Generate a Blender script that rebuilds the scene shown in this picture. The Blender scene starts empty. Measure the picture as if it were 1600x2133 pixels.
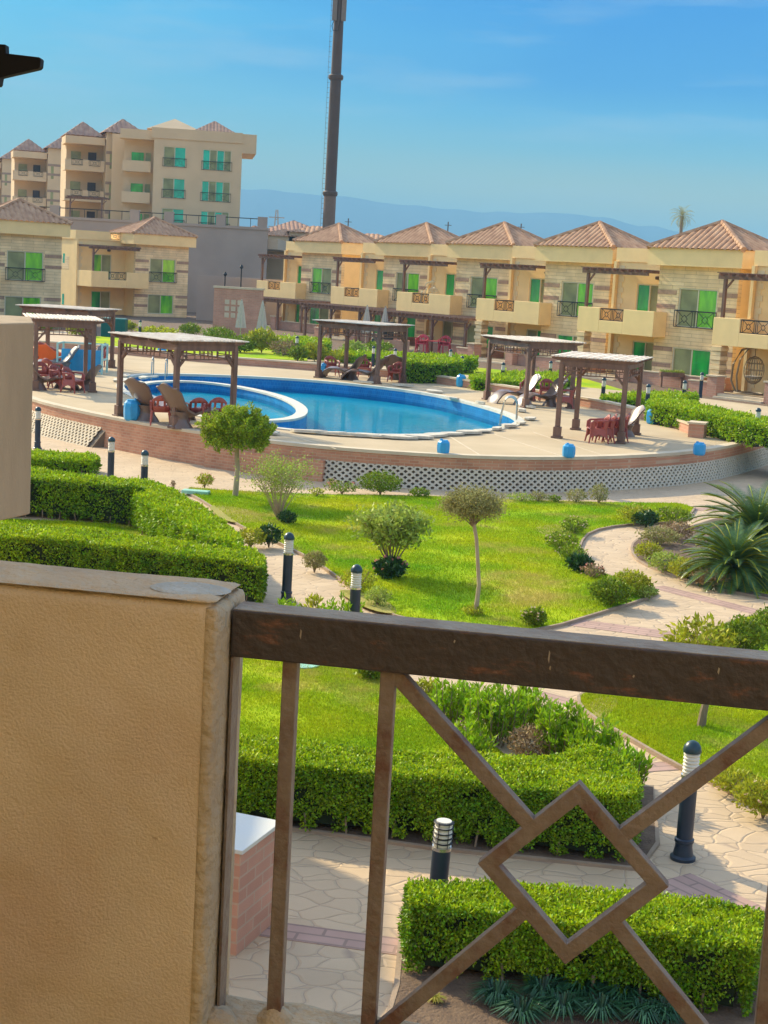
import bpy, math, random
import numpy as np
from mathutils import Vector, Matrix
random.seed(7); RNG = np.random.default_rng(7)
R_ = math.radians
scene = bpy.context.scene
COL = scene.collection
# ---------------------------------------------------------------- camera
F_, H_, ROLL, EZ = 3200., 565., R_(3.2), 5.5
PIT = math.atan((1066.5 - H_) * math.cos(ROLL) / F_)
fw = np.array([0, math.cos(PIT), -math.sin(PIT)]); ri = np.array([1., 0, 0]); up = np.array([0, math.sin(PIT), math.cos(PIT)])
CR = ri * math.cos(ROLL) + up * math.sin(ROLL); CU = -ri * math.sin(ROLL) + up * math.cos(ROLL)
cam = bpy.data.cameras.new('camera'); camo = bpy.data.objects.new('camera', cam); COL.objects.link(camo)
camo.matrix_world = Matrix(((CR[0], CU[0], -fw[0], 0), (CR[1], CU[1], -fw[1], 0), (CR[2], CU[2], -fw[2], EZ), (0, 0, 0, 1)))
cam.sensor_fit = 'VERTICAL'; cam.sensor_height = 24; cam.lens = 24 * F_ / 2133; cam.clip_end = 60000; cam.clip_start = .05
scene.camera = camo
def ray(px, py): return fw + CR * (px - 800) / F_ - CU * (py - 1066.5) / F_
def gp(px, py, z=0.):
    d = ray(px, py); return np.array([0, 0, EZ]) + d * ((z - EZ) / d[2])
def gy(px, py, y):
    d = ray(px, py); return np.array([0, 0, EZ]) + d * (y / d[1])
def G2(pts, z=0.): return [tuple(gp(x, y, z)[:2]) for x, y in pts]
# ---------------------------------------------------------------- light
SKY_S = .15; SUN_EL = 31.; SUNV = Vector((-.72, .70, 0)).normalized()
w = bpy.data.worlds.new('World'); scene.world = w; w.use_nodes = True
nt = w.node_tree; nt.nodes.clear()
sky = nt.nodes.new('ShaderNodeTexSky'); sky.sky_type = 'NISHITA'; sky.sun_disc = False
sky.sun_elevation = R_(SUN_EL); sky.sun_rotation = math.atan2(SUNV.x, SUNV.y)
sky.altitude = 0; sky.air_density = 1.0; sky.dust_density = .6; sky.ozone_density = 3.0
hs = nt.nodes.new('ShaderNodeHueSaturation'); hs.inputs['Hue'].default_value = .5; hs.inputs['Saturation'].default_value = .68; hs.inputs['Value'].default_value = 1.4
bg = nt.nodes.new('ShaderNodeBackground'); bg.inputs[1].default_value = SKY_S
# low sky: deep clear blue thinning to a pale haze line; above it the Nishita sky carries on
EXPO = 1.1
def scol(r, g, b):
    f = lambda c: ((c / 255 + .055) / 1.055) ** 2.4 if c > 10 else c / 255 / 12.92
    return tuple(f(c) / 2 ** EXPO / SKY_S for c in (r, g, b)) + (1,)
tcw = nt.nodes.new('ShaderNodeTexCoord'); sxyz = nt.nodes.new('ShaderNodeSeparateXYZ'); nt.links.new(tcw.outputs['Generated'], sxyz.inputs[0])
cn = nt.nodes.new('ShaderNodeTexNoise'); cmp_ = nt.nodes.new('ShaderNodeMapping'); cmp_.inputs['Scale'].default_value = (3, 3, 16); nt.links.new(tcw.outputs['Generated'], cmp_.inputs[0]); nt.links.new(cmp_.outputs[0], cn.inputs[0]); cn.inputs['Scale'].default_value = 1.6; cn.inputs['Detail'].default_value = 4
def ramp(stops):
    r = nt.nodes.new('ShaderNodeValToRGB'); e = r.color_ramp.elements; e[0].position, e[0].color = stops[0][0], (*stops[0][1], 1); e[1].position, e[1].color = stops[-1][0], (*stops[-1][1], 1)
    for p_, c_ in stops[1:-1]: x = e.new(p_); x.color = (*c_, 1)
    return r
K_ = .5
def rc(*c): return tuple(v * K_ for v in scol(*c)[:3])
rampR = ramp([(0, rc(185, 198, 165)), (.035, rc(234, 228, 130)), (.055, rc(222, 224, 148)), (.08, rc(142, 204, 212)), (.1, rc(88, 186, 234)), (.12, rc(38, 160, 236)), (.2, rc(10, 140, 236))])
rampL = ramp([(0, rc(185, 214, 180)), (.06, rc(188, 228, 196)), (.10, rc(138, 216, 236)), (.15, rc(104, 212, 255)), (.2, rc(30, 180, 255))])
for r_ in (rampR, rampL): nt.links.new(sxyz.outputs[2], r_.inputs[0])
ma = nt.nodes.new('ShaderNodeMapRange'); ma.inputs[1].default_value = -.26; ma.inputs[2].default_value = .12; nt.links.new(sxyz.outputs[0], ma.inputs[0])
mcn = nt.nodes.new('ShaderNodeMath'); mcn.operation = 'MULTIPLY_ADD'; mcn.inputs[1].default_value = .5; nt.links.new(cn.outputs[0], mcn.inputs[0]); nt.links.new(ma.outputs[0], mcn.inputs[2])
msb = nt.nodes.new('ShaderNodeMath'); msb.operation = 'SUBTRACT'; msb.use_clamp = True; msb.inputs[1].default_value = .25; nt.links.new(mcn.outputs[0], msb.inputs[0])
lowc = nt.nodes.new('ShaderNodeMix'); lowc.data_type = 'RGBA'; nt.links.new(msb.outputs[0], lowc.inputs[0]); nt.links.new(rampL.outputs[0], lowc.inputs[6]); nt.links.new(rampR.outputs[0], lowc.inputs[7])
cn2 = nt.nodes.new('ShaderNodeTexNoise'); cm2 = nt.nodes.new('ShaderNodeMapping'); cm2.inputs['Scale'].default_value = (5, 3, 34); cm2.inputs['Rotation'].default_value = (0, .12, 0); nt.links.new(tcw.outputs['Generated'], cm2.inputs[0]); nt.links.new(cm2.outputs[0], cn2.inputs[0]); cn2.inputs['Scale'].default_value = 1.3; cn2.inputs['Detail'].default_value = 6; cn2.inputs['Roughness'].default_value = .55
mw = nt.nodes.new('ShaderNodeMapRange'); mw.inputs[1].default_value = .5; mw.inputs[2].default_value = .8; mw.inputs[4].default_value = .5; nt.links.new(cn2.outputs[0], mw.inputs[0])
wsp = nt.nodes.new('ShaderNodeMix'); wsp.data_type = 'RGBA'; nt.links.new(mw.outputs[0], wsp.inputs[0]); nt.links.new(lowc.outputs[2], wsp.inputs[6]); wsp.inputs[7].default_value = (*rc(205, 225, 235), 1)
low2 = nt.nodes.new('ShaderNodeVectorMath'); low2.operation = 'SCALE'; low2.inputs['Scale'].default_value = 1 / K_; nt.links.new(wsp.outputs[2], low2.inputs[0])
mz = nt.nodes.new('ShaderNodeMapRange'); mz.interpolation_type = 'SMOOTHSTEP'; mz.inputs[1].default_value = .2; mz.inputs[2].default_value = .42; nt.links.new(sxyz.outputs[2], mz.inputs[0])
fin = nt.nodes.new('ShaderNodeMix'); fin.data_type = 'RGBA'; nt.links.new(mz.outputs[0], fin.inputs[0]); nt.links.new(low2.outputs[0], fin.inputs[6]); nt.links.new(hs.outputs[0], fin.inputs[7])
ow = nt.nodes.new('ShaderNodeOutputWorld')
nt.links.new(sky.outputs[0], hs.inputs['Color']); nt.links.new(fin.outputs[2], bg.inputs[0]); nt.links.new(bg.outputs[0], ow.inputs[0])
sl = bpy.data.lights.new('sun', 'SUN'); sl.energy = 3.25; sl.angle = R_(.6); sl.color = (1, .86, .58)
so = bpy.data.objects.new('sun', sl); COL.objects.link(so)
sd = Vector((SUNV.x * math.cos(R_(SUN_EL)), SUNV.y * math.cos(R_(SUN_EL)), math.sin(R_(SUN_EL))))
so.rotation_euler = sd.to_track_quat('Z', 'Y').to_euler()
scene.view_settings.view_transform = 'Standard'; scene.view_settings.look = 'None'
scene.view_settings.exposure = EXPO; scene.view_settings.gamma = 1
scene.cycles.max_bounces = 8; scene.cycles.transparent_max_bounces = 12
# ---------------------------------------------------------------- materials
def mat(name, col, rough=.8, metal=0., var=.15, vscale=3., bump=0., bscale=20., spec=.4, col2=None, trans=0., island=0., stretch=None, bdist=.02):
    m = bpy.data.materials.new(name); m.use_nodes = True; t = m.node_tree; n = t.nodes; l = t.links
    b = n['Principled BSDF']; b.inputs['Roughness'].default_value = rough; b.inputs['Metallic'].default_value = metal
    b.inputs['Specular IOR Level'].default_value = spec
    tc = n.new('ShaderNodeTexCoord'); src = tc.outputs['Object']
    if stretch:
        mp = n.new('ShaderNodeMapping'); mp.inputs['Scale'].default_value = stretch; l.new(src, mp.inputs[0]); src = mp.outputs[0]
    no = n.new('ShaderNodeTexNoise'); no.inputs['Scale'].default_value = vscale; no.inputs['Detail'].default_value = 6; l.new(src, no.inputs[0])
    cr = n.new('ShaderNodeMapRange'); cr.inputs[1].default_value = .3; cr.inputs[2].default_value = .7; l.new(no.outputs[0], cr.inputs[0])
    mx = n.new('ShaderNodeMix'); mx.data_type = 'RGBA'; l.new(cr.outputs[0], mx.inputs[0])
    c = Vector(col); c2 = Vector(col2) if col2 else c * (1 - var)
    a1 = c if col2 else c * (1 + var * .6)
    mx.inputs[6].default_value = (*a1, 1); mx.inputs[7].default_value = (*c2, 1)
    out = mx.outputs[2]
    if island:
        ge = n.new('ShaderNodeNewGeometry'); h = n.new('ShaderNodeHueSaturation')
        mr = n.new('ShaderNodeMapRange'); mr.inputs[3].default_value = 1 - island; mr.inputs[4].default_value = 1 + island
        l.new(ge.outputs['Random Per Island'], mr.inputs[0]); l.new(mr.outputs[0], h.inputs['Value'])
        mr2 = n.new('ShaderNodeMapRange'); mr2.inputs[3].default_value = .5 - island * .05; mr2.inputs[4].default_value = .5 + island * .05
        ml = n.new('ShaderNodeMath'); ml.operation = 'MULTIPLY'; ml.inputs[1].default_value = 7.3; fr = n.new('ShaderNodeMath'); fr.operation = 'FRACT'
        l.new(ge.outputs['Random Per Island'], ml.inputs[0]); l.new(ml.outputs[0], fr.inputs[0]); l.new(fr.outputs[0], mr2.inputs[0]); l.new(mr2.outputs[0], h.inputs['Hue'])
        l.new(out, h.inputs['Color']); out = h.outputs[0]
    l.new(out, b.inputs['Base Color'])
    if bump:
        nb = n.new('ShaderNodeTexNoise'); nb.inputs['Scale'].default_value = bscale; nb.inputs['Detail'].default_value = 5; l.new(src, nb.inputs[0])
        bp = n.new('ShaderNodeBump'); bp.inputs['Strength'].default_value = bump; bp.inputs['Distance'].default_value = bdist; l.new(nb.outputs[0], bp.inputs['Height']); l.new(bp.outputs[0], b.inputs['Normal'])
    if trans:
        tr = n.new('ShaderNodeBsdfTranslucent'); ms = n.new('ShaderNodeMixShader'); ms.inputs[0].default_value = trans
        l.new(out, tr.inputs[0]); l.new(b.outputs[0], ms.inputs[1]); l.new(tr.outputs[0], ms.inputs[2]); l.new(ms.outputs[0], n['Material Output'].inputs[0])
    return m
def brick(name, c1, c2, mortar, bw, bh, ms=.01, rough=.85, bump=.4, vertical=True, offset=.5, dist=.01):
    """courses: on walls the texture runs along the horizontal tangent and z"""
    m = mat(name, c1, rough); t = m.node_tree; n = t.nodes; l = t.links; b = n['Principled BSDF']
    tc = n.new('ShaderNodeTexCoord'); br = n.new('ShaderNodeTexBrick')
    if vertical:
        se = n.new('ShaderNodeSeparateXYZ'); l.new(tc.outputs['Object'], se.inputs[0]); ad = n.new('ShaderNodeMath'); ad.operation = 'SUBTRACT'
        l.new(se.outputs[0], ad.inputs[0]); l.new(se.outputs[1], ad.inputs[1]); cb = n.new('ShaderNodeCombineXYZ'); l.new(ad.outputs[0], cb.inputs[0]); l.new(se.outputs[2], cb.inputs[1]); l.new(cb.outputs[0], br.inputs[0])
    else: l.new(tc.outputs['Object'], br.inputs[0])
    br.inputs['Scale'].default_value = 1; br.inputs['Brick Width'].default_value = bw; br.inputs['Row Height'].default_value = bh; br.inputs['Mortar Size'].default_value = ms
    br.inputs['Color1'].default_value = (*c1, 1); br.inputs['Color2'].default_value = (*c2, 1); br.inputs['Mortar'].default_value = (*mortar, 1); br.offset = offset
    no = n.new('ShaderNodeTexNoise'); no.inputs['Scale'].default_value = 1.3; no.inputs['Detail'].default_value = 7; l.new(tc.outputs['Object'], no.inputs[0])
    mr = n.new('ShaderNodeMapRange'); mr.inputs[1].default_value = .3; mr.inputs[2].default_value = .7; mr.inputs[3].default_value = .82; mr.inputs[4].default_value = 1.12; l.new(no.outputs[0], mr.inputs[0])
    h = n.new('ShaderNodeHueSaturation'); l.new(mr.outputs[0], h.inputs['Value']); l.new(br.outputs[0], h.inputs['Color']); l.new(h.outputs[0], b.inputs['Base Color'])
    bp = n.new('ShaderNodeBump'); bp.invert = True; bp.inputs['Strength'].default_value = bump; bp.inputs['Distance'].default_value = dist; l.new(br.outputs['Fac'], bp.inputs['Height']); l.new(bp.outputs[0], b.inputs['Normal'])
    return m
def stamped(name, c1, c2, groove, scale=2.2):
    m = mat(name, c1, .75); t = m.node_tree; n = t.nodes; l = t.links; b = n['Principled BSDF']
    tc = n.new('ShaderNodeTexCoord'); mp = n.new('ShaderNodeMapping'); mp.inputs['Scale'].default_value = (1, 1.35, 1); mp.inputs['Rotation'].default_value = (0, 0, .25); l.new(tc.outputs['Object'], mp.inputs[0])
    wn = n.new('ShaderNodeTexNoise'); wn.inputs['Scale'].default_value = 2.2; wn.inputs['Detail'].default_value = 1; l.new(mp.outputs[0], wn.inputs[0])
    va = n.new('ShaderNodeVectorMath'); va.operation = 'MULTIPLY_ADD'; va.inputs[1].default_value = (.28, .28, 0); l.new(wn.outputs['Color'], va.inputs[0]); l.new(mp.outputs[0], va.inputs[2])
    vo = n.new('ShaderNodeTexVoronoi'); vo.feature = 'DISTANCE_TO_EDGE'; vo.inputs['Scale'].default_value = scale; l.new(va.outputs[0], vo.inputs[0])
    vc = n.new('ShaderNodeTexVoronoi'); vc.inputs['Scale'].default_value = scale; l.new(va.outputs[0], vc.inputs[0])
    g = n.new('ShaderNodeMapRange'); g.inputs[1].default_value = .0; g.inputs[2].default_value = .018; l.new(vo.outputs[0], g.inputs[0])
    no = n.new('ShaderNodeTexNoise'); no.inputs['Scale'].default_value = 1.1; no.inputs['Detail'].default_value = 7; l.new(tc.outputs['Object'], no.inputs[0])
    sv = n.new('ShaderNodeSeparateColor'); l.new(vc.outputs['Color'], sv.inputs[0])
    ad = n.new('ShaderNodeMath'); ad.operation = 'MULTIPLY_ADD'; ad.inputs[1].default_value = .35; l.new(sv.outputs[0], ad.inputs[0]); l.new(no.outputs[0], ad.inputs[2])
    r = n.new('ShaderNodeMapRange'); r.inputs[1].default_value = .35; r.inputs[2].default_value = .95; l.new(ad.outputs[0], r.inputs[0])
    mx = n.new('ShaderNodeMix'); mx.data_type = 'RGBA'; mx.inputs[6].default_value = (*c1, 1); mx.inputs[7].default_value = (*c2, 1); l.new(r.outputs[0], mx.inputs[0])
    m2 = n.new('ShaderNodeMix'); m2.data_type = 'RGBA'; m2.inputs[6].default_value = (*groove, 1); l.new(mx.outputs[2], m2.inputs[7]); l.new(g.outputs[0], m2.inputs[0]); l.new(m2.outputs[2], b.inputs['Base Color'])
    fn = n.new('ShaderNodeTexNoise'); fn.inputs['Scale'].default_value = 9; fn.inputs['Detail'].default_value = 6; l.new(tc.outputs['Object'], fn.inputs[0])
    g2 = n.new('ShaderNodeMapRange'); g2.inputs[1].default_value = .0; g2.inputs[2].default_value = .07; l.new(vo.outputs[0], g2.inputs[0])
    h2 = n.new('ShaderNodeMath'); h2.operation = 'MULTIPLY_ADD'; h2.inputs[1].default_value = .55; l.new(fn.outputs[0], h2.inputs[0]); l.new(g2.outputs[0], h2.inputs[2])
    bp = n.new('ShaderNodeBump'); bp.inputs['Strength'].default_value = .55; bp.inputs['Distance'].default_value = .018; l.new(h2.outputs[0], bp.inputs['Height']); l.new(bp.outputs[0], b.inputs['Normal'])
    return m
M = {}
M['plaster'] = mat('plaster', (.61, .495, .335), .95, col2=(.52, .41, .27), vscale=3, bump=.55, bscale=210, bdist=.008)
def stain_plaster(m):
    t = m.node_tree; n = t.nodes; l = t.links; b = n['Principled BSDF']; src = b.inputs['Base Color'].links[0].from_socket; tc = n.new('ShaderNodeTexCoord')
    for sc, lo, hi, col, off, fac in ((1.7, .52, .75, (.50, .33, .24), 5.3, .45), (6., .60, .72, (.40, .30, .17), 1.1, .35), (34., .70, .76, (.30, .21, .12), 9.2, .7)):
        mp = n.new('ShaderNodeMapping'); mp.inputs['Location'].default_value = (off, off, off); no = n.new('ShaderNodeTexNoise'); no.inputs['Scale'].default_value = sc; no.inputs['Detail'].default_value = 4; l.new(tc.outputs['Object'], mp.inputs[0]); l.new(mp.outputs[0], no.inputs[0])
        mr = n.new('ShaderNodeMapRange'); mr.inputs[1].default_value = lo; mr.inputs[2].default_value = hi; mr.inputs[4].default_value = fac; l.new(no.outputs[0], mr.inputs[0]); mx = n.new('ShaderNodeMix'); mx.data_type = 'RGBA'; l.new(mr.outputs[0], mx.inputs[0]); l.new(src, mx.inputs[6]); mx.inputs[7].default_value = (*col, 1); src = mx.outputs[2]
    l.new(src, b.inputs['Base Color'])
stain_plaster(M['plaster'])
M['plaster_edge'] = mat('plaster_edge', (.50, .40, .25), .95, col2=(.38, .31, .21), vscale=7, bump=.8, bscale=45)
M['plaster_cap'] = mat('plaster_cap', (.54, .43, .275), .95, col2=(.44, .35, .23), vscale=9, bump=.6, bscale=50)
M['cement_patch'] = mat('cement_patch', (.42, .42, .36), .9, var=.15, vscale=14, bump=.5, bscale=60)
M['sill'] = mat('sill', (.52, .42, .27), .95, col2=(.36, .28, .18), vscale=12, bump=1, bscale=40)
M['nb_plaster'] = mat('nb_plaster', (.40, .29, .17), .95, var=.16, vscale=1.6, bump=.5, bscale=40, stretch=(2.6, 2.6, .5))
M['cream'] = mat('cream', (.92, .65, .29), .9, var=.07, vscale=1.2, bump=.25, bscale=25)
M['cream_l'] = mat('cream_light', (.80, .62, .34), .9, var=.06, vscale=1.2)
M['stone'] = brick('stone_cladding', (.90, .67, .36), (.81, .59, .30), (.58, .41, .22), 1.5, .2, .012, bump=.5, dist=.012)
M['stone_dark'] = brick('stone_band', (.46, .29, .18), (.41, .25, .15), (.2, .12, .08), .6, .3, .01)
M['apt'] = mat('apartment_plaster', (.64, .455, .26), .95, var=.07, vscale=.5)
M['apt_stone'] = brick('apartment_stone', (.52, .41, .25), (.44, .33, .20), (.3, .22, .14), 1.2, .5, .02)
M['apt_band'] = mat('apartment_band', (.33, .22, .15), .9)
M['retain'] = mat('retaining_wall', (.40, .31, .24), .95, var=.12, vscale=.35, bump=.3, bscale=4)
M['tile'] = mat('roof_tile', (.58, .35, .20), .8, spec=.15, col2=(.38, .20, .11), vscale=2.2, bump=.3, bscale=18, island=0)
M['tile2'] = mat('roof_tile_dusty', (.48, .29, .19), .8, spec=.15, col2=(.34, .19, .13), vscale=1.6)
M['wood'] = mat('wood', (.20, .105, .065), .6, var=.35, vscale=6, stretch=(1, 1, .25), bump=.3, bscale=30)
M['wood_d'] = mat('wood_dark', (.075, .042, .030), .6, var=.3, vscale=6)
M['slat_top'] = mat('slat_sunlit', (.85, .76, .62), .8, col2=(.62, .50, .38), vscale=3, bump=.3, bscale=20)  # whitish tone paints the sunlight on the pergola roofs into the slats
M['iron'] = mat('iron', (.020, .018, .017), .55, var=.3)
M['black'] = mat('black_paint', (.004, .004, .005), .6, spec=.15)
M['glass_g'] = mat('green_glass', (.03, .52, .07), .08, col2=(.005, .12, .04), vscale=.8, spec=.8, stretch=(2.2, 2.2, .5))
M['glass_y'] = mat('lime_glass', (.26, .78, .015), .08, col2=(.02, .26, .02), vscale=.9, spec=.8, stretch=(2, 2, .6))
M['glass_t'] = mat('teal_glass', (.01, .48, .30), .12, var=.4, vscale=.6, spec=.8)
M['screen'] = mat('window_screen', (.30, .30, .12), .4, var=.35, vscale=.9, spec=.4)
M['frame'] = mat('window_frame', (.62, .57, .38), .5, var=.05)
M['brick'] = brick('brick_wall', (.60, .28, .15), (.50, .21, .11), (.56, .36, .22), .26, .08, .008, bump=.4, dist=.006)
M['brick_pink'] = brick('brick_pink', (.60, .30, .19), (.52, .25, .155), (.54, .35, .23), .30, .11, .01, bump=.35)
M['cap'] = mat('wall_cap', (.62, .50, .33), .85, var=.12, vscale=2, bump=.3, bscale=14)
M['block'] = mat('hollow_block', (.64, .54, .39), .9, var=.12, vscale=3, bump=.5, bscale=25)
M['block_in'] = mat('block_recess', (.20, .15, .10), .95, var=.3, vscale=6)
M['deck'] = mat('deck_concrete', (.56, .43, .26), .85, spec=.2, col2=(.46, .35, .205), vscale=.6, bump=.35, bscale=30)
M['pave'] = stamped('stamped_concrete', (.60, .44, .265), (.50, .36, .215), (.36, .26, .175), 3.3)
M['band'] = brick('path_band', (.46, .29, .22), (.41, .26, .20), (.30, .20, .15), .42, .14, .014, vertical=False, bump=.5)
M['kerb'] = mat('kerb', (.36, .26, .17), .85, var=.15, vscale=4, bump=.4, bscale=30)
M['soil'] = mat('soil', (.20, .13, .075), .95, col2=(.11, .07, .045), vscale=5, bump=1, bscale=30)
M['lawn'] = mat('lawn', (.46, .42, .012), 1, spec=.05, col2=(.33, .37, .01), vscale=.45, bump=1, bscale=60, bdist=.05)
M['lawn_dry'] = mat('lawn_dry', (.40, .33, .07), .9, col2=(.30, .29, .05), vscale=1.2, bump=1, bscale=60)
M['grass'] = None and mat('grass_blades', (.56, .50, .02), .8, col2=(.27, .38, .01), vscale=.55, trans=.35, island=.3, spec=.08)
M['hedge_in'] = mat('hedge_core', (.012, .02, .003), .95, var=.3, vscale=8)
M['hedge'] = mat('hedge_leaf', (.26, .40, .004), .5, col2=(.11, .235, .002), vscale=2., trans=.2, island=.6, spec=.35)
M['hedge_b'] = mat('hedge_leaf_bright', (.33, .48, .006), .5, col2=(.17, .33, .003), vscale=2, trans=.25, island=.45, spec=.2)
def turf(name, rough, trans, island, c_dry):
    m = mat(name, (.45, .48, .012), rough, col2=(.19, .37, .010), vscale=.55, trans=trans, island=island, spec=.06); t = m.node_tree; n = t.nodes; l = t.links; b = n['Principled BSDF']
    src = b.inputs['Base Color'].links[0].from_socket; tc = n.new('ShaderNodeTexCoord'); no = n.new('ShaderNodeTexNoise'); no.inputs['Scale'].default_value = .42; no.inputs['Detail'].default_value = 5; no.inputs['Roughness'].default_value = .62; mp = n.new('ShaderNodeMapping'); mp.inputs['Location'].default_value = (3.1, 7.7, 0); l.new(tc.outputs['Object'], mp.inputs[0]); l.new(mp.outputs[0], no.inputs[0])
    mr = n.new('ShaderNodeMapRange'); mr.inputs[1].default_value = .53; mr.inputs[2].default_value = .66; mr.inputs[4].default_value = .8; l.new(no.outputs[0], mr.inputs[0]); mx = n.new('ShaderNodeMix'); mx.data_type = 'RGBA'; l.new(mr.outputs[0], mx.inputs[0]); l.new(src, mx.inputs[6]); mx.inputs[7].default_value = (*c_dry, 1); l.new(mx.outputs[2], b.inputs['Base Color'])
    for q in n:
        if q.type == 'BSDF_TRANSLUCENT': l.new(mx.outputs[2], q.inputs[0])
    return m
M['lawn'] = turf('lawn', 1, 0, 0, (.50, .37, .11)); M['grass'] = turf('grass_blades', .8, .35, .35, (.52, .42, .12))
M['shoots'] = mat('hedge_leaf_sunlit', (.44, .54, .012), .5, col2=(.27, .42, .006), vscale=2., trans=.3, island=.4, spec=.2)  # lighter, yellower leaf colour that paints the sunlit hedge tops
M['leaf'] = mat('leaf_green', (.24, .31, .015), .5, spec=.2, col2=(.13, .22, .01), vscale=4, trans=.3, island=.45)
M['leaf_y'] = mat('leaf_yellowgreen', (.45, .44, .025), .5, spec=.2, col2=(.28, .34, .02), vscale=4, trans=.35, island=.4)
M['leaf_pale'] = mat('leaf_pale', (.43, .52, .09), .6, spec=.2, col2=(.27, .34, .05), vscale=4, trans=.25, island=.35)
M['leaf_grey'] = mat('leaf_greygreen', (.40, .36, .13), .65, spec=.2, col2=(.28, .27, .08), vscale=4, trans=.2, island=.35)
M['leaf_dk'] = mat('leaf_dark', (.045, .11, .02), .4, col2=(.025, .075, .015), vscale=4, trans=.15, island=.45)
M['leaf_brown'] = mat('leaf_brown', (.42, .28, .13), .8, col2=(.17, .12, .06), vscale=4, trans=.15, island=.35)
M['cycas'] = mat('cycas_leaf', (.12, .22, .055), .34, col2=(.055, .13, .035), vscale=2, trans=.15, island=.35, spec=.5)
M['tuft'] = mat('tuft_blade', (.035, .115, .045), .4, col2=(.02, .075, .03), vscale=5, trans=.15, island=.5)
M['flower'] = mat('flower_pale', (.75, .58, .42), .7, var=.1, trans=.3, island=.2)
M['flower_p'] = mat('flower_pink', (.70, .32, .28), .7, var=.1, trans=.3, island=.25)
M['flower_y'] = mat('flower_yellow', (.8, .72, .22), .7, var=.1, trans=.3, island=.2)
M['bark'] = mat('bark', (.30, .22, .14), .9, col2=(.20, .14, .09), vscale=9, stretch=(1, 1, .3), bump=.7, bscale=30)
M['bark_l'] = mat('bark_light', (.46, .36, .24), .9, col2=(.34, .25, .16), vscale=9, stretch=(1, 1, .3), bump=.5, bscale=30)
M['pool_wall'] = brick('pool_tile', (.006, .20, .46), (.005, .15, .38), (.04, .26, .48), .15, .15, .008, rough=.3, bump=.1)
M['pool_floor'] = mat('pool_floor', (.03, .60, .68), .5, col2=(.010, .42, .56), vscale=.25)
M['coping'] = mat('coping', (.62, .58, .46), .7, var=.1, vscale=3)
M['stoneslab'] = mat('loose_slab', (.62, .55, .42), .85, var=.18, vscale=5, bump=.5, bscale=20)
M['steel'] = mat('steel', (.62, .58, .50), .25, metal=.8, var=.05)
M['bol'] = mat('bollard_paint', (.020, .034, .055), .4, col2=(.014, .024, .038), vscale=5, spec=.5)
M['bol_cap'] = mat('bollard_cap', (.012, .045, .055), .35, spec=.5)
M['white'] = mat('white_diffuser', (.68, .64, .52), .5, var=.06)
M['bluep'] = mat('blue_plastic', (.03, .33, .62), .35, var=.12, vscale=5, spec=.5)
M['redp'] = mat('red_plastic', (.36, .075, .05), .42, var=.12, vscale=4, spec=.5)
M['pinkp'] = mat('pink_red_plastic', (.55, .06, .07), .42, var=.12, vscale=4)
M['orange'] = mat('orange_plastic', (.90, .13, .01), .4, var=.08)
M['lounge'] = mat('brown_fibreglass', (.165, .10, .07), .33, col2=(.15, .09, .06), vscale=3, spec=.6)
M['lounge_g'] = mat('grey_fibreglass', (.16, .16, .17), .4, var=.15)
M['mint'] = mat('mint_paint', (.42, .66, .56), .5, var=.06)
M['mintlid'] = mat('mint_lid', (.30, .58, .42), .5, var=.1)
M['canvas'] = mat('canvas', (.58, .52, .42), .85, var=.1, vscale=5)
M['marble'] = mat('marble', (.66, .61, .48), .35, col2=(.62, .60, .52), vscale=2.5)
M['mast'] = mat('mast_steel', (.10, .055, .035), .55, var=.12, vscale=1)
M['mast_l'] = mat('mast_base', (.20, .12, .075), .6, var=.1)
M['panel'] = mat('antenna_panel', (.22, .16, .12), .6, var=.1)
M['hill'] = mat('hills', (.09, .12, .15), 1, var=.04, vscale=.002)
M['desert'] = mat('desert', (.50, .39, .26), 1, var=.15, vscale=.02)
M['teal_bin'] = mat('teal_bin', (.01, .14, .10), .5)
M['cane'] = mat('cane', (.30, .22, .12), .6, var=.2)
# rusty rail
def rusty():
    m = mat('rusty_rail', (.17, .115, .082), .6, bump=.35, bscale=60, spec=.35); t = m.node_tree; n = t.nodes; l = t.links; b = n['Principled BSDF']
    tc = n.new('ShaderNodeTexCoord'); no = n.new('ShaderNodeTexNoise'); no.inputs['Scale'].default_value = 9; no.inputs['Detail'].default_value = 9; no.inputs['Roughness'].default_value = .65; l.new(tc.outputs['Object'], no.inputs[0])
    r = n.new('ShaderNodeValToRGB'); e = r.color_ramp.elements; e[0].position = .40; e[0].color = (.205, .165, .13, 1); e[1].position = .64; e[1].color = (.13, .068, .048, 1)
    x = r.color_ramp.elements.new(.53); x.color = (.17, .13, .10, 1)
    l.new(no.outputs[0], r.inputs[0]); l.new(r.outputs[0], b.inputs['Base Color']); return m
M['rail'] = rusty()
M['rail_lit_drips'] = mat('rail_lit_top_and_drips', (.34, .31, .24), .9, col2=(.22, .18, .14), vscale=14, bump=.4, bscale=60)  # pale tone painting the lit handrail top; the drips share it
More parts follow.
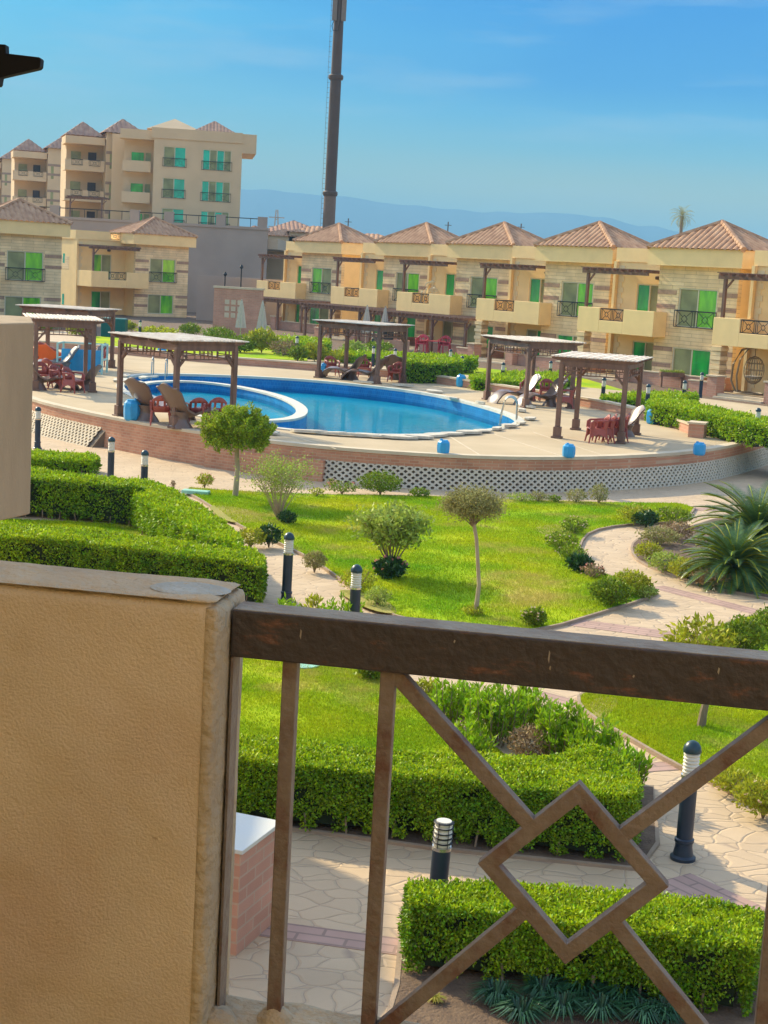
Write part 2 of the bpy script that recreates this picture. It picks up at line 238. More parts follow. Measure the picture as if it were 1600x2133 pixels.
def dark_rail():
    m = mat('dark_rail', (.03, .02, .02), .5, bump=.4, bscale=50, spec=.4); t = m.node_tree; n = t.nodes; l = t.links; b = n['Principled BSDF']
    tc = n.new('ShaderNodeTexCoord'); mp = n.new('ShaderNodeMapping'); mp.inputs['Scale'].default_value = (1, 1, 3.); l.new(tc.outputs['Object'], mp.inputs[0])
    no = n.new('ShaderNodeTexNoise'); no.inputs['Scale'].default_value = 7; no.inputs['Detail'].default_value = 10; no.inputs['Roughness'].default_value = .7; l.new(mp.outputs[0], no.inputs[0])
    r = n.new('ShaderNodeValToRGB'); e = r.color_ramp.elements; e[0].position = .35; e[0].color = (.038, .033, .033, 1); e[1].position = .70; e[1].color = (.20, .17, .14, 1)
    x = r.color_ramp.elements.new(.56); x.color = (.048, .038, .035, 1); x = r.color_ramp.elements.new(.62); x.color = (.12, .055, .035, 1)
    l.new(no.outputs[0], r.inputs[0]); l.new(r.outputs[0], b.inputs['Base Color']); return m
M['rail_top'] = dark_rail()
def water():
    m = bpy.data.materials.new('water'); m.use_nodes = True; t = m.node_tree; n = t.nodes; l = t.links; n.clear()
    o = n.new('ShaderNodeOutputMaterial'); tc = n.new('ShaderNodeTexCoord'); no = n.new('ShaderNodeTexNoise'); no.inputs['Scale'].default_value = 2.2; no.inputs['Detail'].default_value = 3
    mp = n.new('ShaderNodeMapping'); mp.inputs['Scale'].default_value = (.7, 1.6, 1); l.new(tc.outputs['Object'], mp.inputs[0]); l.new(mp.outputs[0], no.inputs[0])
    bp = n.new('ShaderNodeBump'); bp.inputs['Strength'].default_value = .16; bp.inputs['Distance'].default_value = .05; l.new(no.outputs[0], bp.inputs['Height'])
    gl = n.new('ShaderNodeBsdfGlossy'); gl.inputs['Roughness'].default_value = .03; l.new(bp.outputs[0], gl.inputs['Normal'])
    tr = n.new('ShaderNodeBsdfTransparent'); tr.inputs[0].default_value = (.45, .90, .96, 1)
    fr = n.new('ShaderNodeFresnel'); fr.inputs[0].default_value = 1.33; l.new(bp.outputs[0], fr.inputs['Normal'])
    fm = n.new('ShaderNodeMath'); fm.operation = 'MULTIPLY'; fm.inputs[1].default_value = .62; l.new(fr.outputs[0], fm.inputs[0]); ms = n.new('ShaderNodeMixShader'); l.new(fm.outputs[0], ms.inputs[0]); l.new(tr.outputs[0], ms.inputs[1]); l.new(gl.outputs[0], ms.inputs[2]); l.new(ms.outputs[0], o.inputs[0])
    return m
M['water'] = water()
# ---------------------------------------------------------------- mesh helpers
def tag(o, label=None, cat=None, group=None, kind=None):
    if label: o['label'] = label
    if cat: o['category'] = cat
    if group: o['group'] = group
    if kind: o['kind'] = kind
    return o
def thing(name, label, cat, loc=(0, 0, 0), rz=0., group=None):
    o = bpy.data.objects.new(name, None); o.empty_display_size = .2; COL.objects.link(o); o.location = tuple(float(a) for a in loc); o.rotation_euler = (0, 0, rz)
    return tag(o, label, cat, group)
class MB:
    def __init__(s): s.v = []; s.f = []
    def add(s, vs, fs):
        k = len(s.v); s.v += [tuple(map(float, v)) for v in vs]; s.f += [tuple(i + k for i in f) for f in fs]; return s
    def box(s, x0, x1, y0, y1, z0, z1):
        return s.add([(x0, y0, z0), (x1, y0, z0), (x1, y1, z0), (x0, y1, z0), (x0, y0, z1), (x1, y0, z1), (x1, y1, z1), (x0, y1, z1)],
                     [(3, 2, 1, 0), (4, 5, 6, 7), (0, 1, 5, 4), (1, 2, 6, 5), (2, 3, 7, 6), (3, 0, 4, 7)])
    def bar(s, a, b, wx, wy=None, upv=(0, 0, 1)):
        """square bar from a to b, wx wide sideways, wy along the up hint"""
        wy = wy or wx; a = Vector(a); b = Vector(b); d = (b - a).normalized(); u = Vector(upv)
        if abs(d.dot(u)) > .98: u = Vector((0, 1, 0))
        x = d.cross(u).normalized(); y = x.cross(d).normalized(); x *= wx / 2; y *= wy / 2
        return s.add([a - x - y, a + x - y, a + x + y, a - x + y, b - x - y, b + x - y, b + x + y, b - x + y],
                     [(0, 1, 2, 3), (7, 6, 5, 4), (4, 5, 1, 0), (5, 6, 2, 1), (6, 7, 3, 2), (7, 4, 0, 3)])
    def prism(s, poly, z0, z1):
        n = len(poly); A = sum(poly[i][0] * poly[(i + 1) % n][1] - poly[(i + 1) % n][0] * poly[i][1] for i in range(n))
        if A < 0: poly = poly[::-1]
        return s.add([(p[0], p[1], z0) for p in poly] + [(p[0], p[1], z1) for p in poly], [tuple(range(n))[::-1], tuple(range(n, 2 * n))] + [(i, (i + 1) % n, n + (i + 1) % n, n + i) for i in range(n)])
    def lathe(s, prof, c=(0, 0, 0), n=20, sx=1., sy=1.):
        k = []; 
        for r, z in prof:
            for i in range(n):
                a = 2 * math.pi * i / n; k.append((c[0] + r * sx * math.cos(a), c[1] + r * sy * math.sin(a), c[2] + z))
        fs = [(j * n + i, j * n + (i + 1) % n, (j + 1) * n + (i + 1) % n, (j + 1) * n + i) for j in range(len(prof) - 1) for i in range(n)]
        fs += [tuple(range(n))[::-1], tuple(range((len(prof) - 1) * n, len(prof) * n))]
        return s.add(k, fs)
    def tube(s, pts, r, n=8):
        pts = [Vector(p) for p in pts]; rs = r if isinstance(r, (list, tuple)) else [r] * len(pts); vs = []
        for i, p in enumerate(pts):
            d = (pts[min(i + 1, len(pts) - 1)] - pts[max(i - 1, 0)]).normalized(); u = Vector((0, 0, 1)) if abs(d.z) < .9 else Vector((1, 0, 0))
            x = d.cross(u).normalized(); y = d.cross(x)
            for k in range(n):
                a = 2 * math.pi * k / n; vs.append(p + x * rs[i] * math.cos(a) + y * rs[i] * math.sin(a))
        fs = [(j * n + i, (j + 1) * n + i, (j + 1) * n + (i + 1) % n, j * n + (i + 1) % n) for j in range(len(pts) - 1) for i in range(n)]
        fs += [tuple(range(n)), tuple(range((len(pts) - 1) * n, len(pts) * n))[::-1]]
        return s.add(vs, fs)
    def extr(s, prof, y0, y1):
        """outline in x,z pushed along y"""
        n = len(prof); return s.add([(p[0], y0, p[1]) for p in prof] + [(p[0], y1, p[1]) for p in prof], [tuple(range(n)), tuple(range(n, 2 * n))[::-1]] + [((i + 1) % n, i, n + i, n + (i + 1) % n) for i in range(n)])
    def build(s, name, m, parent=None, smooth=False, bevel=0.):
        me = bpy.data.meshes.new(name); me.from_pydata(s.v, [], s.f); me.validate(); me.update()
        o = bpy.data.objects.new(name, me); COL.objects.link(o); me.materials.append(m)
        if parent: o.parent = parent
        if smooth:
            for p in me.polygons: p.use_smooth = True
            try: me.set_sharp_from_angle(angle=R_(40))
            except Exception: pass
        if bevel:
            b = o.modifiers.new('bevel', 'BEVEL'); b.width = bevel; b.segments = 2; b.limit_method = 'ANGLE'
        return o
def npmesh(name, V, n, m, parent=None):
    """V: (k,n,3) array of separate n-gons"""
    k = V.shape[0]; me = bpy.data.meshes.new(name); me.vertices.add(k * n); me.vertices.foreach_set('co', V.reshape(-1).astype(np.float32))
    me.loops.add(k * n); me.loops.foreach_set('vertex_index', np.arange(k * n, dtype=np.int32)); me.polygons.add(k)
    me.polygons.foreach_set('loop_start', np.arange(0, k * n, n, dtype=np.int32)); me.polygons.foreach_set('loop_total', np.full(k, n, dtype=np.int32)); me.update(calc_edges=True)
    me.materials.append(m); o = bpy.data.objects.new(name, me); COL.objects.link(o)
    if parent: o.parent = parent
    return o
def unit(a): return a / np.maximum(np.linalg.norm(a, axis=-1, keepdims=True), 1e-9)
def leaves(P, N, ln, wd, spread=.9, upb=.3, face=0.):
    """pointed leaf quads at P growing roughly along N"""
    k = len(P); D = unit(N * (.35 if face else 1) + RNG.normal(0, spread, (k, 3)) + np.array([0, 0, upb])); S = unit(np.cross(D, RNG.normal(0, 1, (k, 3)) + unit(N) * face))
    L = ln * RNG.uniform(.6, 1.25, (k, 1)); W = wd * RNG.uniform(.7, 1.2, (k, 1)); nn = np.cross(D, S)
    return np.stack([P, P + D * L * .45 + S * W * .5 + nn * L * .06, P + D * L, P + D * L * .5 - S * W * .5 + nn * L * .06], 1)
def copy_tree(o, parent=None):
    c = o.copy(); COL.objects.link(c)
    if parent: c.parent = parent
    for ch in [x for x in o.children]: copy_tree(ch, c)
    return c
def dup(o, loc, rz, label, sc=None):
    c = copy_tree(o); c.location = tuple(float(a) for a in loc); c.rotation_euler = (0, 0, rz); c['label'] = label
    if sc: c.scale = (sc, sc, sc)
    return c
def ccw(poly):
    n = len(poly); A = sum(poly[i][0] * poly[(i + 1) % n][1] - poly[(i + 1) % n][0] * poly[i][1] for i in range(n)); return poly if A > 0 else poly[::-1]
def smooth_poly(poly, it=2):
    for _ in range(it):
        q = []
        for i in range(len(poly)):
            a = np.array(poly[i]); b = np.array(poly[(i + 1) % len(poly)]); q += [tuple(a * .75 + b * .25), tuple(a * .25 + b * .75)]
        poly = q
    return poly
def open_smooth(pl, it=2):
    for _ in range(it):
        q = [pl[0]]
        for a, b in zip(pl[:-1], pl[1:]):
            a = np.array(a); b = np.array(b); q += [tuple(a * .75 + b * .25), tuple(a * .25 + b * .75)]
        pl = q + [pl[-1]]
    return pl
def slab(name, poly, z0, z1, m, parent=None, kind=None):
    o = MB().prism(poly, z0, z1).build(name, m, parent)
    if kind: o['kind'] = kind
    return o
def pip(P, poly):
    x, y = P[:, 0], P[:, 1]; c = np.zeros(len(P), bool); n = len(poly)
    for i in range(n):
        x1, y1 = poly[i]; x2, y2 = poly[i - 1]
        k = ((y1 > y) != (y2 > y)) & (x < (x2 - x1) * (y - y1) / (y2 - y1 + 1e-12) + x1); c ^= k
    return c
# ================================================================ GROUND AND TERRACE
from mathutils.geometry import tessellate_polygon
def sheet(name, outer, holes, z, m, kind='structure', parent=None):
    loops = [[Vector((p[0], p[1], 0)) for p in ccw(outer)]] + [[Vector((p[0], p[1], 0)) for p in h] for h in holes]
    tri = tessellate_polygon(loops); vs = [(v.x, v.y, z) for l in loops for v in l]
    fs = []
    for t in tri:
        a, b, c = [Vector(vs[i]) for i in t]; fs.append(tuple(t) if (b - a).cross(c - a).z > 0 else tuple(t)[::-1])
    o = MB().add(vs, fs).build(name, m, parent)
    if kind: o['kind'] = kind
    return o
def normals2(pl, closed=False):
    n = len(pl); out = []
    for i in range(n):
        a = np.array(pl[(i - 1) % n] if (closed or i > 0) else pl[i]); b = np.array(pl[(i + 1) % n] if (closed or i < n - 1) else pl[i])
        d = b - a; d = d / np.linalg.norm(d); out.append(np.array([d[1], -d[0]]))
    return out
def sweep(mb, pl, prof, closed=False):
    """prof: closed list of (offset to the right of travel, z)"""
    ns = normals2(pl, closed); vs = []; k = len(prof)
    for p, n in zip(pl, ns):
        for o, z in prof: vs.append((p[0] + n[0] * o, p[1] + n[1] * o, z))
    m = len(pl); fs = []
    for j in range(m if closed else m - 1):
        for i in range(k):
            a = j * k + i; b = j * k + (i + 1) % k; c = ((j + 1) % m) * k + (i + 1) % k; d = ((j + 1) % m) * k + i; fs.append((a, d, c, b))
    if not closed: fs += [tuple(range(k)), tuple(range((m - 1) * k, m * k))[::-1]]
    return mb.add(vs, fs)
sheet('ground', [(-30000, -60), (30000, -60), (30000, 60000), (-30000, 60000)], [], -.06, M['desert'])
sheet('pavement', [(-60, -8), (40, -8), (40, 61), (-60, 61)], [], 0., M['pave'])
# mountains: a long ridged range several km away
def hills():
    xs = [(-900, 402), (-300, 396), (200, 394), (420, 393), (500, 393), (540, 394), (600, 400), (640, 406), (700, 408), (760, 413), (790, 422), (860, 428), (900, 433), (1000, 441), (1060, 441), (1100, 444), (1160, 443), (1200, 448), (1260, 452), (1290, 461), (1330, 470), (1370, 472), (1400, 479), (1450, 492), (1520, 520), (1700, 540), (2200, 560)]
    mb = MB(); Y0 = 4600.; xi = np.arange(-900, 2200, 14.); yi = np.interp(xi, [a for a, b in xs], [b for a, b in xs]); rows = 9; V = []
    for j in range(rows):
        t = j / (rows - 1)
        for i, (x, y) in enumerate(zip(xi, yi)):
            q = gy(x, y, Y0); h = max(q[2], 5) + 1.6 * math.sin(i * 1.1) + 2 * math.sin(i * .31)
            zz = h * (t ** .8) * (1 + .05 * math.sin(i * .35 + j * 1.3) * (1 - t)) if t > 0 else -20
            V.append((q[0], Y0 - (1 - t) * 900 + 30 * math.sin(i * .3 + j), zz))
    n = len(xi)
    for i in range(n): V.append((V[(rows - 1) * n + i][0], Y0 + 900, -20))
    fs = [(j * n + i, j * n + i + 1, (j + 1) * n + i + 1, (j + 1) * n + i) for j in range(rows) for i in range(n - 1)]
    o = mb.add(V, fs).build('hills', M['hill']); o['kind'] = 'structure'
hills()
DZ = .9
def resample(pl, st=.3):
    L = [0.]
    for a, b in zip(pl[:-1], pl[1:]): L.append(L[-1] + math.dist(a, b))
    s = np.arange(0, L[-1], st); return list(zip(np.interp(s, L, [p[0] for p in pl]), np.interp(s, L, [p[1] for p in pl])))
near = open_smooth([(-16.5, 66), (-14.8, 58), (-12.6, 51.2), (-10.9, 47.8), (-8.6, 45), (-6.9, 43.2), (-4.9, 41.6), (-2.6, 40.2), (-.1, 39.55), (2.4, 39.6), (5., 40.6), (7.9, 42.9), (9.9, 45.5), (12.5, 50.4), (15.5, 57)], 2)
near = resample(near)
farw = open_smooth([(9.75, 48.9), (9.5, 51.5), (8.4, 55.5), (7.2, 58.2), (4.9, 61.6), (.8, 67.6), (-3.8, 69.8), (-9.1, 71), (-14.4, 74.5), (-20, 76)], 2)
kid = [(-9.3, 54.7), (-9.4, 57.4), (-7.9, 59.4), (-5.9, 58.4), (-3.8, 55), (-2.7, 50.9), (-2.5, 47.6), (-3., 45.7), (-4.2, 44.9), (-5.5, 46.1), (-7.0, 48.5), (-8.3, 51.2)]
kid = smooth_poly(kid, 2)
pool = [(-10.2, 59.2), (-9.9, 61.4), (-8.2, 62.9), (-4.3, 63.6), (-1.1, 62.2), (1.6, 59.6), (3.2, 55.5), (4.1, 52.2), (4.2, 49.7), (3.4, 47.3), (2.0, 45.1), (.6, 43.8), (-1.5, 43.1), (-3.2, 43.7), (-4.4, 44.8), (-5.7, 46.), (-7.2, 48.6), (-8.5, 51.3), (-9.6, 54.7), (-9.8, 57.2)]
pool = smooth_poly(pool, 2)
deck_poly = near + [(18, 60), (13, 66)] + farw[:1] * 0 + [(6, 70), (0, 76), (-10, 80), (-22, 82)]
sheet('pool_deck', deck_poly, [pool], DZ, M['deck'])
# joints in the deck, thin saw cuts kept as their own sheets
mbj = MB()
for a, b in [((1030, 905), (1170, 950)), ((1110, 900), (1260, 950)), ((620, 912), (700, 935)), ((300, 835), (410, 872)), ((930, 905), (1000, 948))]:
    p = gp(*a, DZ); q = gp(*b, DZ); mbj.bar((p[0], p[1], DZ + .003), (q[0], q[1], DZ + .003), .05, .004)
o = mbj.build('deck_joint_strip', M['cap']); o['kind'] = 'structure'
# retaining wall of the terrace
tw = thing('terrace_wall', 'curved low wall holding up the pool terrace, brick band over grey hollow blocks', 'wall', (0, 39.5, 0))
def rel(o, par):
    o.matrix_parent_inverse = Matrix.Translation(par.location).inverted() if par.rotation_euler.z == 0 else (Matrix.Translation(par.location) @ Matrix.Rotation(par.rotation_euler.z, 4, 'Z')).inverted(); return o
def arc_split(pl, x0, x1): return [p for p in pl if x0 <= p[0] <= x1]
rel(sweep(MB(), near, [(-.14, .84), (.16, .84), (.16, .925), (-.14, .925)]).build('cap', M['cap'], tw), tw)
rel(sweep(MB(), near, [(-.10, .55), (.13, .55), (.13, .84), (-.10, .84)]).build('brick_band', M['brick'], tw), tw)
seg = [p for p in near if -8.4 < p[0] < -4.3]
rel(sweep(MB(), seg, [(-.1, -.05), (.16, -.05), (.125, .55), (-.1, .55)]).build('brick_face', M['brick'], tw), tw)
seg2 = [(p[0], p[1]) for p in near if -4.8 < p[0] < -1.5]
rel(sweep(MB(), seg2, [(.1, -.05), (.34, -.05), (.30, .55), (.10, .55)]).build('brick_pier', M['brick'], tw), tw)
def honey(pl, name, m, m_in, slope):
    """courses of hollow blocks lying back on a bank: rings with a real hole"""
    L = [0.]
    for a, b in zip(pl[:-1], pl[1:]): L.append(L[-1] + math.dist(a, b))
    ns = normals2(pl); pitch = .2; nr = 4; rh = .6 / nr; V = []; q = MB(); n = int(L[-1] / pitch)
    def P(s, z, out):
        x = np.interp(s, L, [p[0] for p in pl]); y = np.interp(s, L, [p[1] for p in pl]); nx = np.interp(s, L, [k[0] for k in ns]); ny = np.interp(s, L, [k[1] for k in ns])
        o = .10 + slope * (.56 - z) + out; return (x + nx * o, y + ny * o, z)
    vs = []; fs = []
    for i in range(n):
        for r in range(nr):
            cs = (i + .5) * pitch; cz = -.03 + (r + .5) * rh; k = len(vs)
            for rad, out in ((.52, .0), (.50, .03), (.27, .03), (.24, -.05)):
                for a in range(8):
                    an = math.pi / 8 + a * math.pi / 4; sx = rad * (1.08 if rad > .4 else 1); vs.append(P(cs + math.cos(an) * sx * pitch, cz + math.sin(an) * sx * rh, out))
            for j in range(3):
                for a in range(8): fs.append((k + j * 8 + a, k + (j + 1) * 8 + a, k + (j + 1) * 8 + (a + 1) % 8, k + j * 8 + (a + 1) % 8))
    rel(q.add(vs, fs).build(name, m, tw), tw)
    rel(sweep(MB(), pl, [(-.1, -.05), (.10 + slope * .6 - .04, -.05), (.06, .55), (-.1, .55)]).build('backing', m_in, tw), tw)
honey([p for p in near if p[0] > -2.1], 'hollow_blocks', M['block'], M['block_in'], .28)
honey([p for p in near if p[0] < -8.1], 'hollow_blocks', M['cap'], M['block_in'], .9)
# far low wall round the terrace
fwall = thing('garden_wall', 'low curved brick wall with pale coping closing the far side of the pool terrace', 'wall', (9.75, 48.9, DZ))
rel(sweep(MB(), farw, [(-.12, DZ - .5), (.12, DZ - .5), (.12, DZ + .28), (-.12, DZ + .28)]).build('brick_face', M['brick_pink'], fwall), fwall)
rel(sweep(MB(), farw, [(-.16, DZ + .28), (.16, DZ + .28), (.16, DZ + .35), (-.16, DZ + .35)]).build('cap', M['cap'], fwall), fwall)
pb = gp(1459, 935, DZ)
bx = thing('wall_pier', 'brick end pier with pale top where the far terrace wall stops', 'pier', (9.7, 48.2, DZ), R_(-20))
MB().box(-.24, .24, -.3, .3, 0, .42).build('body', M['brick_pink'], bx); MB().box(-.28, .28, -.34, .34, .42, .48).build('cap', M['cap'], bx)
# pool
pl_t = thing('swimming_pool', 'large kidney shaped swimming pool with dark blue tiled edge', 'pool', (0, 50, DZ))
def ring(name, poly, m, o0, o1, z0, z1, par):
    return rel(sweep(MB(), ccw(poly), [(o0, z0), (o1, z0), (o1, z1), (o0, z1)], True).build(name, m, par), par)
ring('coping', pool, M['coping'], -.02, .27, DZ - .06, DZ + .035, pl_t)
ring('tiled_side', pool, M['pool_wall'], -.02, .1, .0, DZ - .061, pl_t)
rel(sheet('pool_floor', pool, [], .36, M['pool_floor'], None, pl_t), pl_t)
wt = sheet('pool_water', [tuple(p) for p in pool], [], .50, M['water']);
kp = thing('paddling_pool', 'small oval paddling pool with broad white rim at the left of the large pool', 'pool', (-6, 51, DZ))
ring('rim', kid, M['coping'], -.40, -.03, DZ - .02, DZ + .05, kp)
ring('tiled_side', kid, M['pool_wall'], -.36, -.04, .05, DZ - .021, kp)
kin = [(p[0], p[1]) for p in kid]
cx = np.mean([p[0] for p in kid]); cy = np.mean([p[1] for p in kid])
kin2 = [(cx + (p[0] - cx) * .92, cy + (p[1] - cy) * .95) for p in kid]
rel(sheet('paddling_floor', kin2, [], .54, M['pool_floor'], None, kp), kp)
sheet('paddling_water', kin2, [], .66, M['water'])
# loose stone slabs round the pool
slab_px = [(245, 795), (262, 787), (285, 801), (300, 790), (318, 788), (640, 903), (690, 907), (725, 909), (760, 911), (800, 913), (835, 915), (870, 914), (905, 911), (940, 908), (975, 905), (1005, 901), (1035, 897), (1060, 891), (1085, 884), (1105, 875), (560, 905), (1100, 850), (1085, 858), (760, 799), (840, 806), (940, 832), (1000, 843), (905, 818)]
slab_ref = ['leftmost loose slab near the paddling pool', 'loose slab just left of the pool tip', 'loose slab beside the paddling pool rim', 'loose slab behind the paddling pool', 'loose slab nearest the far pool ladder',
 'slab right of the round topiary tree', 'loose slab on the near rim above the brick wall', 'long loose slab on the near pool rim', 'darker loose slab on the near pool rim', 'tilted loose slab at the near pool rim', 'loose slab left of the cut blue barrel on the near rim', 'loose slab above left of the near blue barrel', 'loose slab right behind the near blue barrel', 'loose slab right of the near blue barrel', 'loose slab on the near rim where it begins to curve', 'slab in the row below the right ladder', 'slab just below the right pool ladder', 'slab right of the right ladder foot', 'slab at the right tip of the pool', 'slab furthest right beyond the pool tip',
 'slab by the wall behind the round topiary tree', 'slab left of the pergola at the right tip of the pool', 'slab between the right ladder and the pergola post', 'slab on the far rim under the middle pergola', 'slab on the far rim right of the middle pergola', 'slab on the far rim near the blue barrel', 'slab on the far rim left of the right ladder', 'slab on the far rim below the dark hedge']
for i, ((x, y), lb) in enumerate(zip(slab_px, slab_ref)):
    p = gp(x, y, DZ); o = MB(); a = random.uniform(.38, .6); b = random.uniform(.18, .3); pts = []
    for k in range(7):
        t = k / 7 * 6.283 + random.uniform(-.25, .25); pts.append((a * math.cos(t) * random.uniform(.8, 1.1), b * math.sin(t) * random.uniform(.8, 1.1)))
    o = o.prism(pts, 0, random.uniform(.05, .09)).build('stone_slab', M['stoneslab']); o.location = (p[0], p[1], DZ + .036); pn = min(range(len(pool)), key=lambda j: math.dist(pool[j], p[:2])); ta_ = pool[(pn + 1) % len(pool)]; tb_ = pool[pn - 1]
    o.rotation_euler = (random.uniform(-.05, .05), random.uniform(-.04, .04), math.atan2(ta_[1] - tb_[1], ta_[0] - tb_[0]) + random.uniform(-.15, .15)); sc_ = .8 if x > 980 else 1; o.scale = (sc_, sc_, 1)
    tag(o, 'pale ' + lb, 'stone slab', 'loose paving slabs lying round the pool')
# pool ladders
def ladder(x, y, dx, dy, lb):
    t = thing('pool_ladder', lb, 'pool ladder', (x, y, DZ), math.atan2(dy, dx), 'steel pool ladders')
    for s in (-.27, .27):
        pts = [(.45, s, 0), (.44, s, .35)] + [(.22 - .22 * math.cos(R_(a)) * -1, s, .5 + .22 * math.sin(R_(a)) * 1.2) for a in range(0, 181, 20)] + [(0 - .06, s, .2), (-.1, s, -.55)]
        MB().tube(pts, .025, 8).build('handrail', M['steel'], t, True)
    for z in (-.2, -.42): MB().box(-.13, -.03, -.27, .27, z, z + .03).build('step', M['steel'], t)
p = gp(330, 786, DZ); ladder(p[0], p[1] - .0, 0., 1., 'chrome pool ladder with two hooped rails at the far left edge of the pool')
p = gp(1040, 875, DZ); ladder(3.75, 50.6, 1., -.12, 'chrome pool ladder with hooped rails at the right tip of the pool')
# ---------------------------------------------------------------- lawns
def lawn(poly_px, name='lawn', m='lawn', z=.05, it=1, kerb=True, blades=0, bl=.05, world=None):
    poly = ccw(world or G2(poly_px, 0)); poly = smooth_poly(poly, it) if it else poly
    slab(name, poly, -.02, z, M[m], kind='structure')
    if kerb: o = sweep(MB(), poly, [(0, -.02), (.045, -.02), (.045, z + .004), (0, z + .004)], True).build('kerb', M['kerb']); o['kind'] = 'structure'
    if blades:
        P = np.array(poly); lo = P.min(0); hi = P.max(0); Q = RNG.uniform(lo, hi, (blades, 2)); Q = Q[pip(Q, poly)]
        # tufts: density follows a lumpy field so bare and dense patches occur
        f = np.sin(Q[:, 0] * 2.1 + np.sin(Q[:, 1] * 1.3) * 2) * np.sin(Q[:, 1] * 1.7 + 1.3 * np.sin(Q[:, 0] * .9)) + RNG.normal(0, .5, len(Q)); Q = Q[f > -.75]
        k = len(Q); B = np.c_[Q, np.full(k, z)]; D = unit(np.c_[RNG.normal(0, .55, (k, 2)), np.ones(k)]); Sd = unit(np.c_[RNG.normal(0, 1, (k, 2)), np.zeros(k)]); L = bl * RNG.uniform(.5, 1.3, (k, 1)); Wd = bl * .16
        V = np.stack([B - Sd * Wd, B + Sd * Wd, B + D * L], 1)
        tag(npmesh('grass', V, 3, M['grass']), kind='stuff')
lawn([(372, 1018), (470, 1026), (640, 1034), (850, 1036), (1000, 1042), (1150, 1048), (1300, 1051), (1450, 1053), (1430, 1084), (1370, 1093), (1290, 1096), (1228, 1109), (1205, 1135), (1205, 1165), (1235, 1192), (1300, 1213), (1372, 1236), (1340, 1252), (1230, 1285), (1145, 1311), (1040, 1325), (900, 1305), (800, 1280), (700, 1200), (620, 1150), (500, 1100), (440, 1055)], blades=330000, bl=.05)
lawn([(505, 1300), (600, 1290), (700, 1330), (760, 1385), (850, 1425), (905, 1480), (960, 1540), (1060, 1575), (1060, 1640), (505, 1640), (380, 1560), (380, 1330)], blades=170000, bl=.038)
lawn([(1204, 1462), (1222, 1447), (1260, 1436), (1340, 1425), (1480, 1415), (1700, 1400), (1850, 1600), (1760, 1740), (1600, 1693), (1500, 1640), (1430, 1608), (1370, 1575), (1310, 1540), (1225, 1492)], blades=150000, bl=.04)
lawn([(-200, 1060), (-60, 1085), (80, 1088), (290, 1100), (430, 1145), (300, 1160), (0, 1150), (-200, 1150)], blades=90000, bl=.05, kerb=False)
# planted circle with the cycad, bed beyond the rail, bed under the near hedge
lawn([(1425, 1105), (1360, 1112), (1322, 1130), (1316, 1150), (1335, 1175), (1400, 1200), (1480, 1225), (1600, 1250), (1760, 1280), (1900, 1200), (1800, 1080), (1600, 1062), (1500, 1080)], name='flower_bed', m='soil', z=.04)
lawn([(1425, 1345), (1480, 1318), (1550, 1290), (1640, 1280), (1800, 1300), (1800, 1400), (1600, 1392), (1480, 1372)], name='lawn', z=.05, blades=30000, bl=.04)
lawn([(1400, 1185), (1500, 1222), (1600, 1243), (1760, 1270), (1900, 1190), (1700, 1150), (1560, 1170)], name='lawn', z=.055, kerb=False, it=1, blades=25000, bl=.05)
lawn([(832, 2060), (842, 1945), (870, 1880), (1600, 1905), (1700, 2300), (760, 2300)], name='flower_bed', m='soil', z=.03, it=0)
lawn([(470, 1740), (505, 1600), (1360, 1645), (1365, 1760), (1330, 1812), (900, 1768), (600, 1726)], name='flower_bed', m='soil', z=.03, it=0)
# dry patches worn into the grass
for pts in ([(430, 1050), (520, 1060), (560, 1085), (490, 1092), (450, 1075)], [(860, 1440), (900, 1440), (960, 1510), (1000, 1570), (950, 1560), (900, 1500)], [(1100, 1100), (1170, 1090), (1215, 1110), (1150, 1120)], [(1225, 1455), (1300, 1452), (1260, 1500), (1235, 1490)], [(700, 1225), (790, 1240), (840, 1280), (780, 1275), (720, 1245)]):
    slab('worn_ground', smooth_poly(G2(pts, .05), 2), .05, .058, M['lawn_dry'], kind='structure')
# brick-red bands stamped across the paths
def pband(a, b, w):
    p = gp(*a, 0)[:2]; q = gp(*b, 0)[:2]; d = q - p; L = np.linalg.norm(d); o = MB().box(0, L, -w / 2, w / 2, 0, .004).build('path_band', M['band']); o.location = (p[0], p[1], .001); o.rotation_euler = (0, 0, math.atan2(d[1], d[0])); o['kind'] = 'structure'
pband((1168, 1293), (1560, 1345), .55); pband((1368, 1222), (1640, 1292), .4); pband((520, 1930), (850, 1975), .32)
pband((1335, 1600), (1410, 1595), .3); pband((560, 1040), (1500, 1062), .45); pband((1100, 1440), (1210, 1470), .3); pband((1400, 1830), (1560, 1905), .5)
# lawn and paving beyond the pool on the left
BZ = .55
sheet('far_garden', [(-60, 61.5), (-22, 82), (-10, 80), (0, 76), (6, 70), (13, 66), (18, 60), (40, 58), (60, 160), (-60, 160)], [], BZ, M['soil'])
lawn(None, world=G2([(188, 700), (242, 704), (400, 722), (640, 745), (640, 752), (400, 740), (242, 722), (188, 718)], DZ), z=DZ + .02, kerb=False, it=0, name='lawn')
lawn(None, world=[(0, 74), (6, 66), (12, 66), (10, 80), (-2, 90), (-14, 96), (-18, 84)], z=BZ + .03, kerb=False, it=0, name='lawn')
o = slab('far_path', G2([(60, 690), (150, 690), (200, 716), (90, 716)], DZ), .5, DZ + .03, M['pave']); o['kind'] = 'structure'
